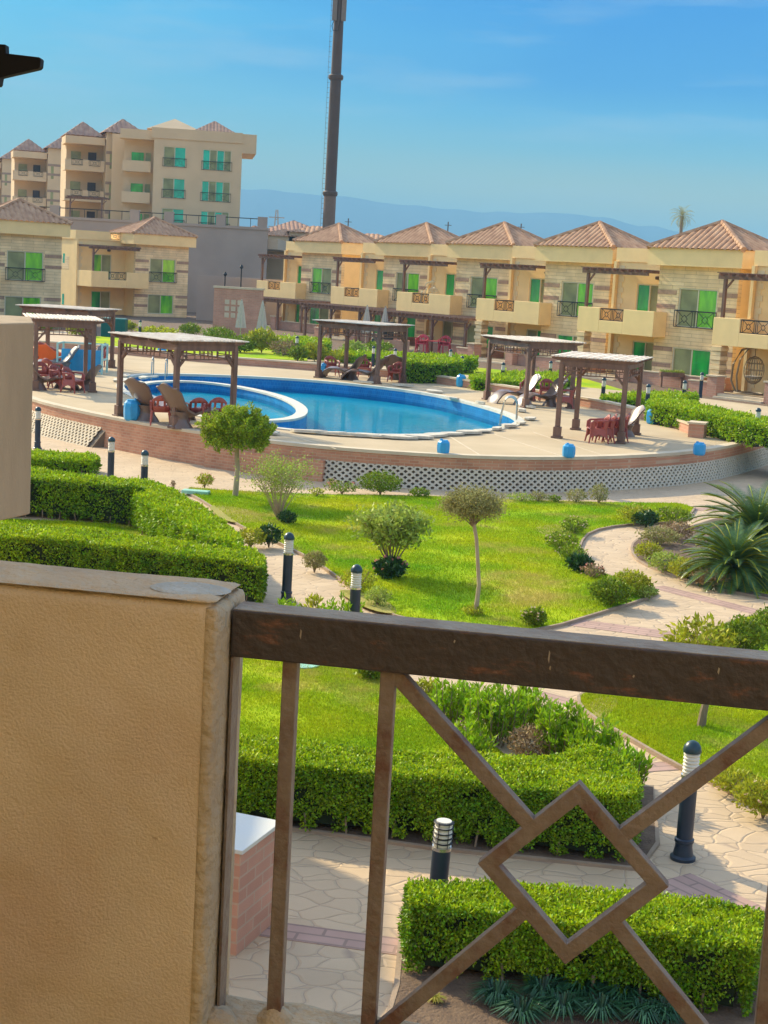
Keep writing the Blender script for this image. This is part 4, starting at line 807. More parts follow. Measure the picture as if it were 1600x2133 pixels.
# ================================================================ GARDEN PLANTS
def hedge(name, label, foot, h, z0=0., dens=1500, ls=.045, m='hedge', grp=None, it=1, lump=.03):
    foot = ccw(foot); foot = smooth_poly(foot, it) if it else foot; c = np.mean(np.array(foot), 0)
    t = thing(name, label, 'hedge', (c[0], c[1], z0), 0, grp); P0 = np.array(foot) - c
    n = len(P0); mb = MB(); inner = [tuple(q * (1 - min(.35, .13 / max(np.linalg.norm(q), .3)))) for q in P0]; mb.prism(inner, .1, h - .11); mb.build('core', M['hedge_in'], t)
    Ps = []; Ns = []
    for i in range(n):
        a = P0[i]; b = P0[(i + 1) % n]; L = np.linalg.norm(b - a); k = int(L * h * dens * 1.35)
        if k < 1: continue
        u = RNG.random((k, 1)); z = RNG.random(k) ** .85 * (h - .06) + .05; nn = np.array([(b - a)[1], -(b - a)[0]]) / L; q = a + (b - a) * u
        lf = lump * np.sin(q[:, 0] * 5.1 + z * 7) * np.cos(q[:, 1] * 4.3 - z * 5); o = (RNG.random(k) ** .8 * -.11 + .02) * min(1, ls / .05) + lf + .35 * ls * np.sin(q[:, 0] * 15 + z * 21) * np.sin(q[:, 1] * 17 - z * 13)
        # gaps near the foot, where stems show
        pocket = np.sin(q[:, 0] * 8.3 + 2 * np.sin(z * 6)) * np.sin(q[:, 1] * 9.1 + z * 11 + 1) > .72; keep = ~((z < .16) & (np.sin(q[:, 0] * 23 + q[:, 1] * 19) > -.1)) & ~(pocket & (RNG.random(k) < .75)); q = q + nn * o[:, None]; Ps.append(np.c_[q, z][keep]); Ns.append(np.tile([nn[0], nn[1], .0], (k, 1))[keep])
    lo = P0.min(0); hi = P0.max(0); area = (hi - lo).prod(); k = int(area * dens * 1.35); Q = RNG.uniform(lo, hi, (k, 2)); Q = Q[pip(Q, [tuple(x) for x in P0])]
    zt = h + lump * np.sin(Q[:, 0] * 3.1 + Q[:, 1]) * np.cos(Q[:, 1] * 3.7) + RNG.uniform(-.06, .012, len(Q)) + (RNG.random(len(Q)) < .05) * RNG.uniform(0, ls * 1.1, len(Q)) + .4 * ls * np.sin(Q[:, 0] * 13) * np.sin(Q[:, 1] * 15 + Q[:, 0] * 3); young = RNG.random(len(Q)) < .75; QT = np.c_[Q, zt]; Ps.append(QT[~young]); Ns.append(np.tile([0, 0, 1.], ((~young).sum(), 1))); npmesh('sunlit_top_leaves', leaves(QT[young], np.tile([0, 0, 1.], (young.sum(), 1)), ls, ls * .55, .75, .35, .8), 4, M['shoots'], t)  # young: top leaves given the painted sunlit colour, so tops outshine the sides
    P = np.concatenate(Ps); N = np.concatenate(Ns); npmesh('foliage', leaves(P, N, ls, ls * .55, .6, .05, 2.2), 4, M[m], t)
    st = MB()
    for i in range(0, n):
        a = P0[i]; b = P0[(i + 1) % n]; L = np.linalg.norm(b - a)
        for j in range(int(L / .35)):
            q = (a + (b - a) * (j + .5) / max(1, int(L / .35))) * .95; st.tube([(q[0], q[1], -.02), (q[0] + random.uniform(-.03, .03), q[1], .2)], .012, 5)
    if st.v: st.build('stems', M['bark'], t)
    return t
def quad_hedge(px, h, z0=0.): return [tuple(gp(x, y, z0 + h)[:2]) for x, y in px]
hedge('hedge', 'clipped hedge behind the balcony railing, dark front and bright top, above the pale path', quad_hedge([(455, 1572), (512, 1580), (617, 1596), (820, 1614), (1000, 1632), (1190, 1650), (1318, 1668), (1335, 1640), (1330, 1600), (1270, 1560), (1210, 1552), (1180, 1572), (1080, 1578), (900, 1568), (700, 1552), (510, 1530), (455, 1520)], .68), .68, dens=8000, ls=.037, m='hedge', it=1)
hedge('hedge', 'nearest clipped hedge at the lower right, seen through the diamond of the railing', quad_hedge([(848, 1838), (852, 1885), (1000, 1900), (1200, 1925), (1400, 1950), (1575, 1978), (1590, 1895), (1480, 1872), (1250, 1852), (1000, 1832)], .6), .6, dens=9500, ls=.036, m='hedge', it=0)
hedge('hedge', 'long clipped hedge just above the balcony wall on the left', quad_hedge([(-60, 1085), (-60, 1112), (150, 1128), (350, 1150), (548, 1178), (552, 1160), (520, 1138), (480, 1140), (400, 1132), (250, 1112), (100, 1095)], .72), .72, dens=4200, ls=.05, m='hedge', it=0)
hedge('hedge', 'clipped hedge running left from the neighbour balcony, dark shaded face, behind the small left lawn', quad_hedge([(-40, 975), (-40, 993), (70, 994), (255, 1012), (300, 1016), (262, 998), (66, 977)], .86), .86, dens=2400, ls=.06, m='hedge', it=0)
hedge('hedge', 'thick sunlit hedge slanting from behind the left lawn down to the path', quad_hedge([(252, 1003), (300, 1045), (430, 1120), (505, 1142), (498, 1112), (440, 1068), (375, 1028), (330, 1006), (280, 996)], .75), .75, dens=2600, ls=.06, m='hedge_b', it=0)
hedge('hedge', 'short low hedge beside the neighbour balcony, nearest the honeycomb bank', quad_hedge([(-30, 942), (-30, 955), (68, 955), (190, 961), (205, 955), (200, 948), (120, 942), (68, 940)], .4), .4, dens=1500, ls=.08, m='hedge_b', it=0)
HB = 'hedges between the pool terrace and the villas'
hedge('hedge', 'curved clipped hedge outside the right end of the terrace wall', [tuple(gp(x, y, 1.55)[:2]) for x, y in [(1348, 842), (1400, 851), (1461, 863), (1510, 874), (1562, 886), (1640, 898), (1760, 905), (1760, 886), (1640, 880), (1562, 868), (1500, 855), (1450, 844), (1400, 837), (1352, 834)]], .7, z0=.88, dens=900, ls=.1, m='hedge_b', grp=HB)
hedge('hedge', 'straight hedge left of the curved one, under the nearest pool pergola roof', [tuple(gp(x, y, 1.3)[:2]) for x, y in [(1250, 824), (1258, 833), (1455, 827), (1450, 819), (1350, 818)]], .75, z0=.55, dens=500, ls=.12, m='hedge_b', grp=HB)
hedge('hedge', 'short hedge returning to the house between the curved hedge and the porch', [tuple(gp(x, y, 1.4)[:2]) for x, y in [(1375, 838), (1455, 850), (1458, 840), (1380, 828)]], .85, z0=.55, dens=500, ls=.12, m='hedge', grp=HB)
hedge('hedge', 'dark-faced hedge right of the middle pool pergola', [tuple(gp(x, y, 1.75)[:2]) for x, y in [(845, 752), (850, 757), (960, 757), (964, 750), (900, 747)]], 1.15, z0=.6, dens=350, ls=.14, m='hedge', grp=HB)
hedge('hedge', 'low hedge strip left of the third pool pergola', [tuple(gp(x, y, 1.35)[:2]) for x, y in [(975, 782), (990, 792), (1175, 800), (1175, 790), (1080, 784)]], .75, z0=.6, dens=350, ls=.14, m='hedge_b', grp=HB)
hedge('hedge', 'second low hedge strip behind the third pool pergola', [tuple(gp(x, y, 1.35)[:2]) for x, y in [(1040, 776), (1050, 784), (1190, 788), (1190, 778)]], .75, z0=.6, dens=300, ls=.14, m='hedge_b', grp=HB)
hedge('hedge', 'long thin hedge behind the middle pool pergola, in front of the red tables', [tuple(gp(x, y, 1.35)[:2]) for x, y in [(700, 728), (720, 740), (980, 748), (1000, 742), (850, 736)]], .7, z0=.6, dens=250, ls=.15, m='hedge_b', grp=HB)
hedge('hedge', 'hedge behind the parasols at the far end of the row', [tuple(gp(x, y, 1.5)[:2]) for x, y in [(570, 700), (580, 708), (680, 716), (690, 706), (630, 700)]], .8, z0=.6, dens=200, ls=.17, m='hedge', grp=HB)

def blob_pts(n, c, r, shell=.55, flat=1., bottom=-1.):
    P = unit(RNG.normal(0, 1, (n, 3))); P = P[P[:, 2] > bottom]; k = len(P); rad = shell + (1 - shell) * RNG.random((k, 1)) ** .5
    lump = 1 + .13 * np.sin(P[:, :1] * 5 + c[0] * 9) * np.cos(P[:, 1:2] * 6 + c[1] * 7) + .08 * np.sin(P[:, 2:] * 8 + c[0])
    return P * rad * lump * np.array(r) + np.array(c), P
def shrub(name, label, px, py, w_px, h_m, m='leaf', n=900, ls=.06, grp=None, z0=.03, flowers=None, nfl=0, cat='shrub', spread=.7, open_=.45, stems=6, flat=.55, fl_s=.05):
    p = gp(px, py, z0); w_ = w_px / 3200 * p[1] / 2; t = thing(name, label, cat, p, 0, grp)
    N = int(n); P, D = blob_pts(N, (0, 0, h_m * flat), (w_, w_ * .9, h_m * (1 - flat)), open_); P[:, 2] = np.maximum(P[:, 2], .02)
    Dn = unit(P - np.array([0, 0, -.1])); npmesh('foliage', leaves(P, Dn, ls, ls * .45, spread, .3, .8), 4, M[m], t)
    s = MB()
    for k in range(stems):
        a = k * 2.4; r = w_ * random.uniform(.3, .75); s.tube([(0, 0, -.02), (r * .35 * math.cos(a), r * .35 * math.sin(a), h_m * .4), (r * math.cos(a), r * math.sin(a), h_m * random.uniform(.7, .95))], [.014, .009, .004], 5)
    s.build('stems', M['bark'], t)
    if flowers:
        P, D = blob_pts(nfl, (0, 0, h_m * .6), (w_ * 1.05, w_, h_m * .5), .85, bottom=-.2); k = len(P); V = []
        for j in range(5):
            a = j * 1.2566; V.append(leaves(P, D + RNG.normal(0, .1, (k, 3)) + np.array([math.cos(a), math.sin(a), .3]) * .9, fl_s, fl_s * .7, .25, .2))
        npmesh('flowers', np.concatenate(V), 4, M[flowers], t)
    return t
M['leaf_tree'] = mat('leaf_tree', (.38, .46, .02), .5, spec=.25, col2=(.2, .3, .01), vscale=5, trans=.25, island=.5)
# round topiary tree
def branchy(base, top_c, spread, h, n, r0, levels=2, seedr=0.):
    """limbs from base fanning up; returns mesh and tips"""
    mb = MB(); tips = []
    for k in range(n):
        a = k * 2.39996 + random.uniform(-.3, .3); rr = spread * math.sqrt((k + .6) / n); tip = Vector((top_c[0] + rr * math.cos(a), top_c[1] + rr * math.sin(a), top_c[2] + random.uniform(-.15, .15) * h + (1 - rr / spread) * h * .25))
        b = Vector(base); m1 = b.lerp(tip, .45) + Vector((random.uniform(-.05, .05), random.uniform(-.05, .05), .08 * h)); mb.tube([b, b.lerp(m1, .5) + Vector((random.uniform(-.02, .02), 0, .02)), m1, tip], [r0, r0 * .75, r0 * .5, r0 * .2], 6); tips.append(tip)
        for j in range(levels * 2):
            q = m1.lerp(tip, random.uniform(0, .8)); e = q + Vector((random.uniform(-1, 1), random.uniform(-1, 1), random.uniform(.2, 1))).normalized() * spread * random.uniform(.3, .55); mb.tube([q, q.lerp(e, .5) + Vector((0, 0, .03)), e], [r0 * .35, r0 * .25, r0 * .1], 5); tips.append(e)
    return mb, tips
p = gp(490, 1033, .05); t = thing('topiary_tree', 'small tree with straight trunk and dense clipped mushroom-shaped green crown before the terrace wall', 'tree', p)
s = p[1] / 3200; MB().tube([(0, 0, -.03), (.03, 0, .6), (-.01, 0, 1.1), (.0, 0, 1.35)], [.075, .06, .055, .06], 10).build('trunk', M['bark_l'], t, True)
mb, tips = branchy((0, 0, 1.2), (0, 0, 1.65), .55, .4, 12, .025); mb.build('limbs', M['bark'], t)
def crown(n, cz, r, par, m, ls, dark=True, bottom=-.75):
    P, D = blob_pts(n, (0, 0, cz), r, .72, bottom=bottom); npmesh('crown', leaves(P, D, ls, ls * .35, .7, .35), 4, M[m], par)
P, D = blob_pts(30000, (0, 0, 1.56), (.83, .8, .50), .45, bottom=-.72); g_n = np.sin(P[:, 0] * 11 + 1.3 * np.sin(P[:, 2] * 9)) * np.sin(P[:, 1] * 12 + P[:, 2] * 8); P = P[g_n > -.62]; D = D[g_n > -.62]; P = P * (1 + .06 * np.sin(P[:, :1] * 19) * np.sin(P[:, 2:3] * 17)) + np.array([0, 0, .0]); P[:, 2] += np.where(P[:, 2] < 1.5, .12 * (1 - np.hypot(P[:, 0], P[:, 1]) / .8) * -1.2, 0)
npmesh('crown', leaves(P, D, .085, .03, .7, .4, .8), 4, M['leaf_tree'], t)
# airy bush
p = gp(580, 1085, .05); t = thing('bush', 'airy half-bare bush with many thin stems and pale leaves right of the topiary tree', 'bush', p)
mb, tips = branchy((0, 0, 0), (0, 0, 1.1), .75, .55, 26, .016, 3); mb.build('stems', M['bark_l'], t)
TP = np.array([tuple(v) for v in tips]); TP = np.repeat(TP, 16, 0) + RNG.normal(0, .12, (len(TP) * 16, 3)); npmesh('foliage', leaves(TP, unit(TP - [0, 0, .4]), .055, .03, .8, .2), 4, M['leaf_pale'], t)
shrub('shrub', 'low dark green clump at the foot of the airy bush', 598, 1092, 40, .28, 'leaf_dk', 500, .07, stems=2)
# multi stem bush with flowers at foot
p = gp(815, 1198, .05); t = thing('bush', 'spreading multi-stemmed bush with yellow-green leaves in the middle of the lawn', 'bush', p)
mb, tips = branchy((0, 0, .05), (0, 0, .98), .66, .5, 18, .02, 3); mb.build('stems', M['bark'], t)
TP = np.array([tuple(v) for v in tips]); k = 34; TP = np.repeat(TP, k, 0) + RNG.normal(0, .08, (len(TP) * k, 3)); TP = TP[TP[:, 2] > .5]; npmesh('foliage', leaves(TP, unit(TP - [0, 0, .3]), .105, .05, .8, .2, .6), 4, M['leaf_pale'], t)
shrub('flower_clump', 'dark leafy clump with peach flowers at the foot of the spreading bush', 812, 1206, 66, .36, 'leaf_dk', 900, .11, flowers='flower_p', nfl=22, stems=2, cat='flowers', fl_s=.06)
# thin standard tree
p = gp(990, 1280, .05); t = thing('tree', 'slender tree with bent thin trunk and grey-green ball crown, right of centre on the lawn', 'tree', p)
s = p[1] / 3200
MB().tube([(0, 0, -.05), (.03, 0, .5), (-.03, 0, 1.0), (-.06, 0, 1.25), (-.12, 0, 1.5), (-.15, 0, 1.75)], [.045, .034, .03, .03, .03, .02], 8).build('trunk', M['bark_l'], t, True)
mb, tips = branchy((-.13, 0, 1.45), (-.16, 0, 1.78), .42, .3, 18, .014, 3); mb.build('limbs', M['bark'], t)
TP = np.array([tuple(v) for v in tips]); TP = np.repeat(TP, 85, 0) + RNG.normal(0, .075, (len(TP) * 85, 3)); npmesh('crown', leaves(TP, unit(TP - [-.15, 0, 1.5]), .06, .02, .8, .2, .5), 4, M['leaf_grey'], t)
shrub('weeds', 'low yellow-green weeds at the foot of the slender tree', 985, 1283, 42, .14, 'leaf_y', 200, .07, stems=1, cat='weeds'); 
# cycad
p = gp(1540, 1215, .05)
for dx, dy, zz, L, lb in ((-.15, -.1, .3, 1.2, 'front cycad with arching dark green feather fronds in the round bed'), (.6, 1.5, .7, 1.45, 'taller cycad behind the front one at the right edge')):
    t = thing('cycad', lb, 'cycad', (p[0] + dx, p[1] + dy, .05), 0, 'cycads in the round bed'); MB().lathe([(.15, -.05), (.2, .1), (.17, .3), (.14, zz)], n=12).build('trunk', M['bark'], t, True)
    V, RP = palm_mesh((0, 0, zz), 135, L, 1.15, .2 * L / 1.3, .014, (-.45, 1.35), 62, .35); npmesh('fronds', V, 4, M['cycas'], t)
    mb = MB()
    for pts in RP: mb.tube(pts, [.012] * 9 + [.004], 4)
    mb.build('frond_ribs', M['leaf_y'], t)
# plants along paths: px, py(base), width px, height m, material, n, leaf, flowers, label
SH = [
 (792, 1030, 90, .55, 'leaf', 2200, .07, None, 'rounded green shrub by the walkway under the hollow-block wall'),
 (712, 1028, 70, .28, 'leaf', 500, .07, 'flower_p', 'low pink-flowering shrub left of the rounded green one'),
 (660, 1035, 30, .2, 'leaf_y', 150, .07, 'flower_y', 'tiny yellow-flowered plant left of the pink shrub by the walkway'),
 (873, 1036, 42, .22, 'leaf', 400, .07, None, 'small bright shrub right of the rounded one at the lawn edge'),
 (426, 1015, 36, .32, 'leaf_y', 450, .07, 'flower_p', 'small bush on the walkway edge left of the topiary tree'),
 (360, 1017, 12, .2, 'leaf_brown', 80, .05, None, 'withered little plant at the upper left corner of the lawn'),
 (1085, 1046, 62, .22, 'leaf_pale', 420, .06, 'flower', 'pale straggly shrub on the lawn edge under the terrace wall, left of three'),
 (1120, 1046, 40, .26, 'leaf_grey', 350, .06, None, 'grey-green shrub on the lawn edge, middle of three'),
 (1155, 1047, 30, .18, 'leaf', 250, .06, None, 'small green plant on the lawn edge, right of three'),
 (1200, 1048, 46, .34, 'leaf_grey', 500, .06, None, 'dry grey bush by the walkway below the terrace'),
 (1247, 1050, 40, .5, 'leaf_grey', 700, .06, None, 'upright dusty bush next to the dry grey one'),
 (1325, 1092, 80, .42, 'leaf_y', 900, .08, 'flower_y', 'yellow-flowering bush at the top bend of the curved path'),
 (1345, 1098, 50, .35, 'leaf_dk', 700, .1, None, 'dark strappy clump at the top bend of the curved path'),
 (1400, 1092, 90, .38, 'leaf', 1200, .07, 'flower', 'green shrub between the dark clump and the cycad'),
 (1195, 1112, 60, .34, 'leaf', 600, .07, 'flower', 'white rose bush at the lawn edge, furthest of the rose bushes'),
 (1170, 1150, 70, .4, 'leaf', 800, .07, 'flower', 'white rose bush left of the curved path, biggest of the roses'),
 (1190, 1172, 60, .34, 'leaf', 600, .07, 'flower', 'white rose bush between the big rose and the dark clump'),
 (1208, 1192, 52, .3, 'leaf_dk', 700, .11, None, 'dark green spiky clump under the rose bushes'),
 (1235, 1205, 50, .26, 'leaf_brown', 250, .07, 'flower_p', 'thin dusky-pink flowers between spiky clump and bushy shrub'),
 (1272, 1262, 90, .46, 'leaf', 2000, .07, None, 'bushy dark shrub at the tip of the lawn by the path'),
 (1312, 1240, 90, .42, 'leaf_y', 1700, .07, None, 'yellow-green shrub beside the bushy one at the lawn tip'),
 (1345, 1246, 50, .22, 'leaf_pale', 500, .06, None, 'low pale ground shrub ending the lawn tip'),
 (1112, 1305, 52, .28, 'leaf', 800, .07, 'flower', 'small white-flowered plant just above the railing'),
 (1350, 1165, 60, .34, 'leaf_y', 900, .06, None, 'light bush on the left rim of the cycad bed'),
 (1385, 1190, 80, .36, 'leaf_pale', 1300, .06, None, 'pale bush on the near rim of the cycad bed'),
 (1430, 1205, 80, .36, 'leaf_y', 1300, .06, None, 'yellowish bush in front of the cycad, middle of its rim'),
 (1485, 1222, 90, .32, 'leaf_brown', 1300, .06, None, 'brown dried bush right in front of the cycad trunk'),
 (1372, 1135, 90, .36, 'leaf_grey', 1100, .07, None, 'grey-green bush at the back left of the cycad bed'),
 (1410, 1125, 80, .4, 'leaf_brown', 800, .07, None, 'brownish bush at the back of the cycad bed'),
 (560, 1138, 54, .42, 'leaf_dk', 1000, .07, None, 'dark round shrub at the corner of the sunlit slanting hedge'),
 (522, 1140, 70, .36, 'leaf_y', 900, .07, 'flower_y', 'yellow-green flowering shrub left of the dark round one'),
 (655, 1190, 50, .36, 'leaf_grey', 900, .055, None, 'dusty ball-shaped shrub on the path edge left of the spreading bush'),
 (745, 1235, 80, .42, 'leaf_y', 800, .06, None, 'loose yellow-green shrub behind the bollard lamp'),
 (785, 1262, 60, .3, 'leaf_pale', 450, .06, None, 'scrubby pale shrub on the path edge right of the bollard lamp'),
 (1460, 1375, 150, .6, 'leaf_y', 700, .12, None, 'feathery shrub showing over the railing on the right'),
 (1545, 1372, 100, .62, 'leaf', 1500, .08, None, 'leafy green bush at the right edge above the railing'),
 (1600, 1345, 80, .6, 'leaf', 1000, .08, None, 'bush cut by the right edge above the railing'),
 (1590, 1700, 130, .38, 'leaf_y', 1800, .06, 'flower', 'shrub with small white flowers at the right edge by the tall bollard'),
 (1530, 1650, 110, .25, 'leaf_y', 900, .055, None, 'low spreading shrub left of the white-flowered one at the right edge'),
 (770, 1415, 64, .26, 'leaf', 700, .07, None, 'small green clump under the railing at the corner of the near lawn'),
 (886, 1455, 60, .24, 'leaf_y', 350, .07, None, 'sparse yellow-green clump beside the second railing bar'),
 (690, 1010, 20, .15, 'leaf_y', 80, .06, 'flower', 'tiny white-flowered plant by the foot of the airy bush'),
]
for (x, y, wp, h, m, n, ls, fl, lb) in SH: shrub('shrub', lb, x, y, wp, h, m, n, ls, flowers=fl, nfl=26 if fl else 0, fl_s=.035)
# upright leafy shrubs joining the middle hedge (behind railing)
def upright(label, px, py, w_px, h_m, n, m='leaf_b', ls=.085, grp=None):
    p = gp(px, py, .03); w_ = w_px / 3200 * p[1] / 2; t = thing('leafy_shrub', label, 'shrub', p, 0, grp); mb = MB(); TP = []; TN = []
    for k in range(n):
        a = k * 2.39996; r = w_ * math.sqrt((k + .5) / n); lean = Vector((math.cos(a) * r * .35, math.sin(a) * r * .35, 0)); b = Vector((math.cos(a) * r * .6, math.sin(a) * r * .6, 0)); hh = h_m * random.uniform(.6, 1.08) * (1 - .3 * (r / w_) ** 2); tip = b + lean + Vector((random.uniform(-.04, .04), random.uniform(-.04, .04), hh))
        mb.tube([b, b.lerp(tip, .5) + lean * .2, tip], [.008, .006, .003], 5)
        for j in range(int(44 * hh / .7)):
            f = .12 + .88 * random.random() ** .7; q = b.lerp(tip, f); an = random.random() * 6.283; TP.append(q + Vector((math.cos(an), math.sin(an), 0)) * random.uniform(0, .03)); TN.append(Vector((math.cos(an) * .8, math.sin(an) * .8, .9)))
    mb.build('stems', M['bark'], t); npmesh('foliage', leaves(np.array([tuple(v) for v in TP]), unit(np.array([tuple(v) for v in TN])), ls * 1.15, ls * .42, .35, .3), 4, M[m], t)
M['leaf_b'] = mat('leaf_bright', (.34, .50, .012), .45, col2=(.2, .38, .01), vscale=5, trans=.35, island=.35, spec=.25)
GU = 'upright leafy shrubs joining the middle hedge'
for (x, y, wp, h, n, lb) in [(945, 1510, 120, .62, 40, 'upright leafy shrub directly under the railing, nearest the second bar'), (1030, 1545, 150, .72, 60, 'widest upright leafy shrub behind the middle hedge'), (1100, 1530, 110, .62, 34, 'upright leafy shrub left of the gap in the planting'), (1165, 1590, 130, .72, 50, 'bright upright shrub right of the gap in the planting'), (1235, 1620, 130, .68, 50, 'bright upright shrub near the hedge corner'), (1295, 1660, 110, .6, 40, 'outermost bright shrub at the hedge corner by the path'), (975, 1580, 120, .42, 30, 'low leafy shrub along the back of the middle hedge')]: upright(lb, x, y, wp, h, n, grp=GU)
shrub('shrub', 'reddish dry twiggy shrub in the gap of the planting behind the middle hedge', 1105, 1590, 110, .42, 'leaf_brown', 900, .06)
upright('leafy green sprout poking above the railing beside the left bollard lamp', 600, 1300, 60, .45, 12); upright('leafy green sprouts above the railing under the second bollard lamp', 715, 1330, 110, .62, 26); upright('single leafy sprout above the railing, right of the others', 790, 1335, 40, .35, 6); upright('brownish sprout between the two bollard lamps above the railing', 650, 1300, 50, .5, 8, m='leaf_y')
GW = 'young shoots showing over the balcony wall'
for (x, y, lb) in [(45, 1220, 'leftmost young shoot over the balcony wall'), (117, 1222, 'second young shoot from the left over the wall'), (163, 1228, 'third young shoot from the left over the wall'), (205, 1232, 'forked young shoot, fourth over the wall'), (485, 1262, 'young shoot near the wall corner'), (545, 1280, 'green shoots right behind the wall corner')]: upright(lb, x, y + 24, 26, .34, 4, grp=GW, m='leaf_y')
# short tree under the railing on the right
p = gp(1460, 1512, .05); t = thing('small_tree', 'short thick-stemmed small tree whose crown hides behind the railing on the right', 'tree', p)
MB().tube([(0, 0, -.03), (.02, 0, .2), (.06, 0, .45)], [.06, .05, .04], 8).build('trunk', M['bark'], t, True); mb, tips = branchy((.05, 0, .35), (.1, 0, .55), .3, .3, 9, .014, 2); mb.build('limbs', M['bark'], t)
TP = np.array([tuple(v) for v in tips]); TP = np.repeat(TP, 26, 0) + RNG.normal(0, .06, (len(TP) * 26, 3)); npmesh('crown', leaves(TP, unit(TP - [0, 0, .3]), .07, .02, .7, .2), 4, M['leaf'], t)
# strappy tufts
def tuft(label, px, py, r_px, h, n=150, m='tuft', grp=None):
    p = gp(px, py, .03); w_ = r_px / 3200 * p[1]; k = n; a = RNG.uniform(0, 6.283, k); r = w_ * .25 * np.sqrt(RNG.random(k)); B = np.c_[r * np.cos(a), r * np.sin(a), np.zeros(k)]; D = unit(np.c_[np.cos(a) * RNG.uniform(.3, 1.1, k), np.sin(a) * RNG.uniform(.3, 1.1, k), np.ones(k)]); L = h * RNG.uniform(.7, 1.3, (k, 1)); S = unit(np.c_[-np.sin(a), np.cos(a), np.zeros(k)]) * .006
    m1 = B + D * L * .6; o_ = unit(np.c_[np.cos(a), np.sin(a), -.35 * np.ones(k)]); tip = m1 + o_ * L * .55
    V = np.concatenate([np.stack([B - S, B + S, m1 + S, m1 - S], 1), np.stack([m1 - S, m1 + S, tip + S * .2, tip - S * .2], 1)]); t = npmesh('grass_tuft', V, 4, M[m]); t.location = tuple(p); tag(t, label, 'ornamental grass', grp)
GT = 'dark strappy grass tufts under the nearest hedge'
for i, (x, y, lb) in enumerate([(1035, 2085, 'leftmost dark grass tuft under the near hedge'), (1085, 2120, 'dark grass tuft below the leftmost one'), (1130, 2075, 'dark grass tuft beneath the diamond tip of the railing'), (1170, 2110, 'dark grass tuft in the thick of the cluster, lower left'), (1210, 2070, 'dark grass tuft nearest the hedge foot'), (1250, 2115, 'dark grass tuft in the thick of the cluster, lower right'), (1295, 2085, 'dark grass tuft before the diagonal bar'), (1340, 2125, 'dark grass tuft right of the cluster by the bottom edge'), (1385, 2120, 'rightmost dark grass tuft past the diagonal bar'), (905, 2085, 'small green tuft alone on the bare soil at the left')]): tuft(lb, x, y, 70 if i < 9 else 25, .2 if i < 9 else .08, 170 if i < 9 else 60, 'tuft' if i < 9 else 'grass', GT)
# back garden plants
BG = 'shrubs on the far side of the pool'
for (x, y, z, wp, h, m, n, ls, lb) in [(262, 690, .9, 46, .62, 'leaf_y', 1500, .14, 'clipped yellow-green ball shrub in front of the detached villa'), (396, 700, .9, 44, .75, 'leaf', 900, .16, 'dark bush right of the ball shrub, before the detached villa'), (330, 702, .9, 90, .55, 'leaf_y', 900, .2, 'reedy yellow-green planting right of the ball shrub'), (455, 712, .9, 70, .8, 'leaf', 1200, .16, 'broad bush left of the closed parasols'), (545, 735, .9, 70, 1.2, 'leaf_y', 1500, .22, 'tall reedy clump in front of the closed parasols'), (500, 735, .9, 60, .8, 'leaf', 900, .2, 'bush below the left closed parasol'), (590, 742, .9, 60, .8, 'leaf_brown', 500, .16, 'brownish thin bush right of the reedy clump'), (655, 752, .9, 50, .9, 'leaf_y', 1000, .16, 'pale round bush left of the middle pergola post'), (735, 748, .9, 50, .9, 'leaf_pale', 1000, .16, 'round silvery bush seen inside the middle pergola'), (620, 752, .9, 40, .7, 'leaf', 600, .18, 'green shrub beside the garden lamp'), (705, 755, .9, 60, .55, 'leaf_y', 700, .16, 'yellow-green ground shrub behind the middle pergola'), (95, 690, .9, 60, .9, 'leaf', 900, .18, 'green bush behind the left pergolas'), (165, 700, .9, 50, .7, 'leaf_y', 800, .18, 'yellow-green bush between the left pergola posts'), (790, 735, .9, 60, .6, 'leaf', 600, .18, 'shrub by the patio railing behind the middle pergola')]:
    shrub('shrub', lb, x, y, wp, h, m, n, ls, grp=BG, z0=z)
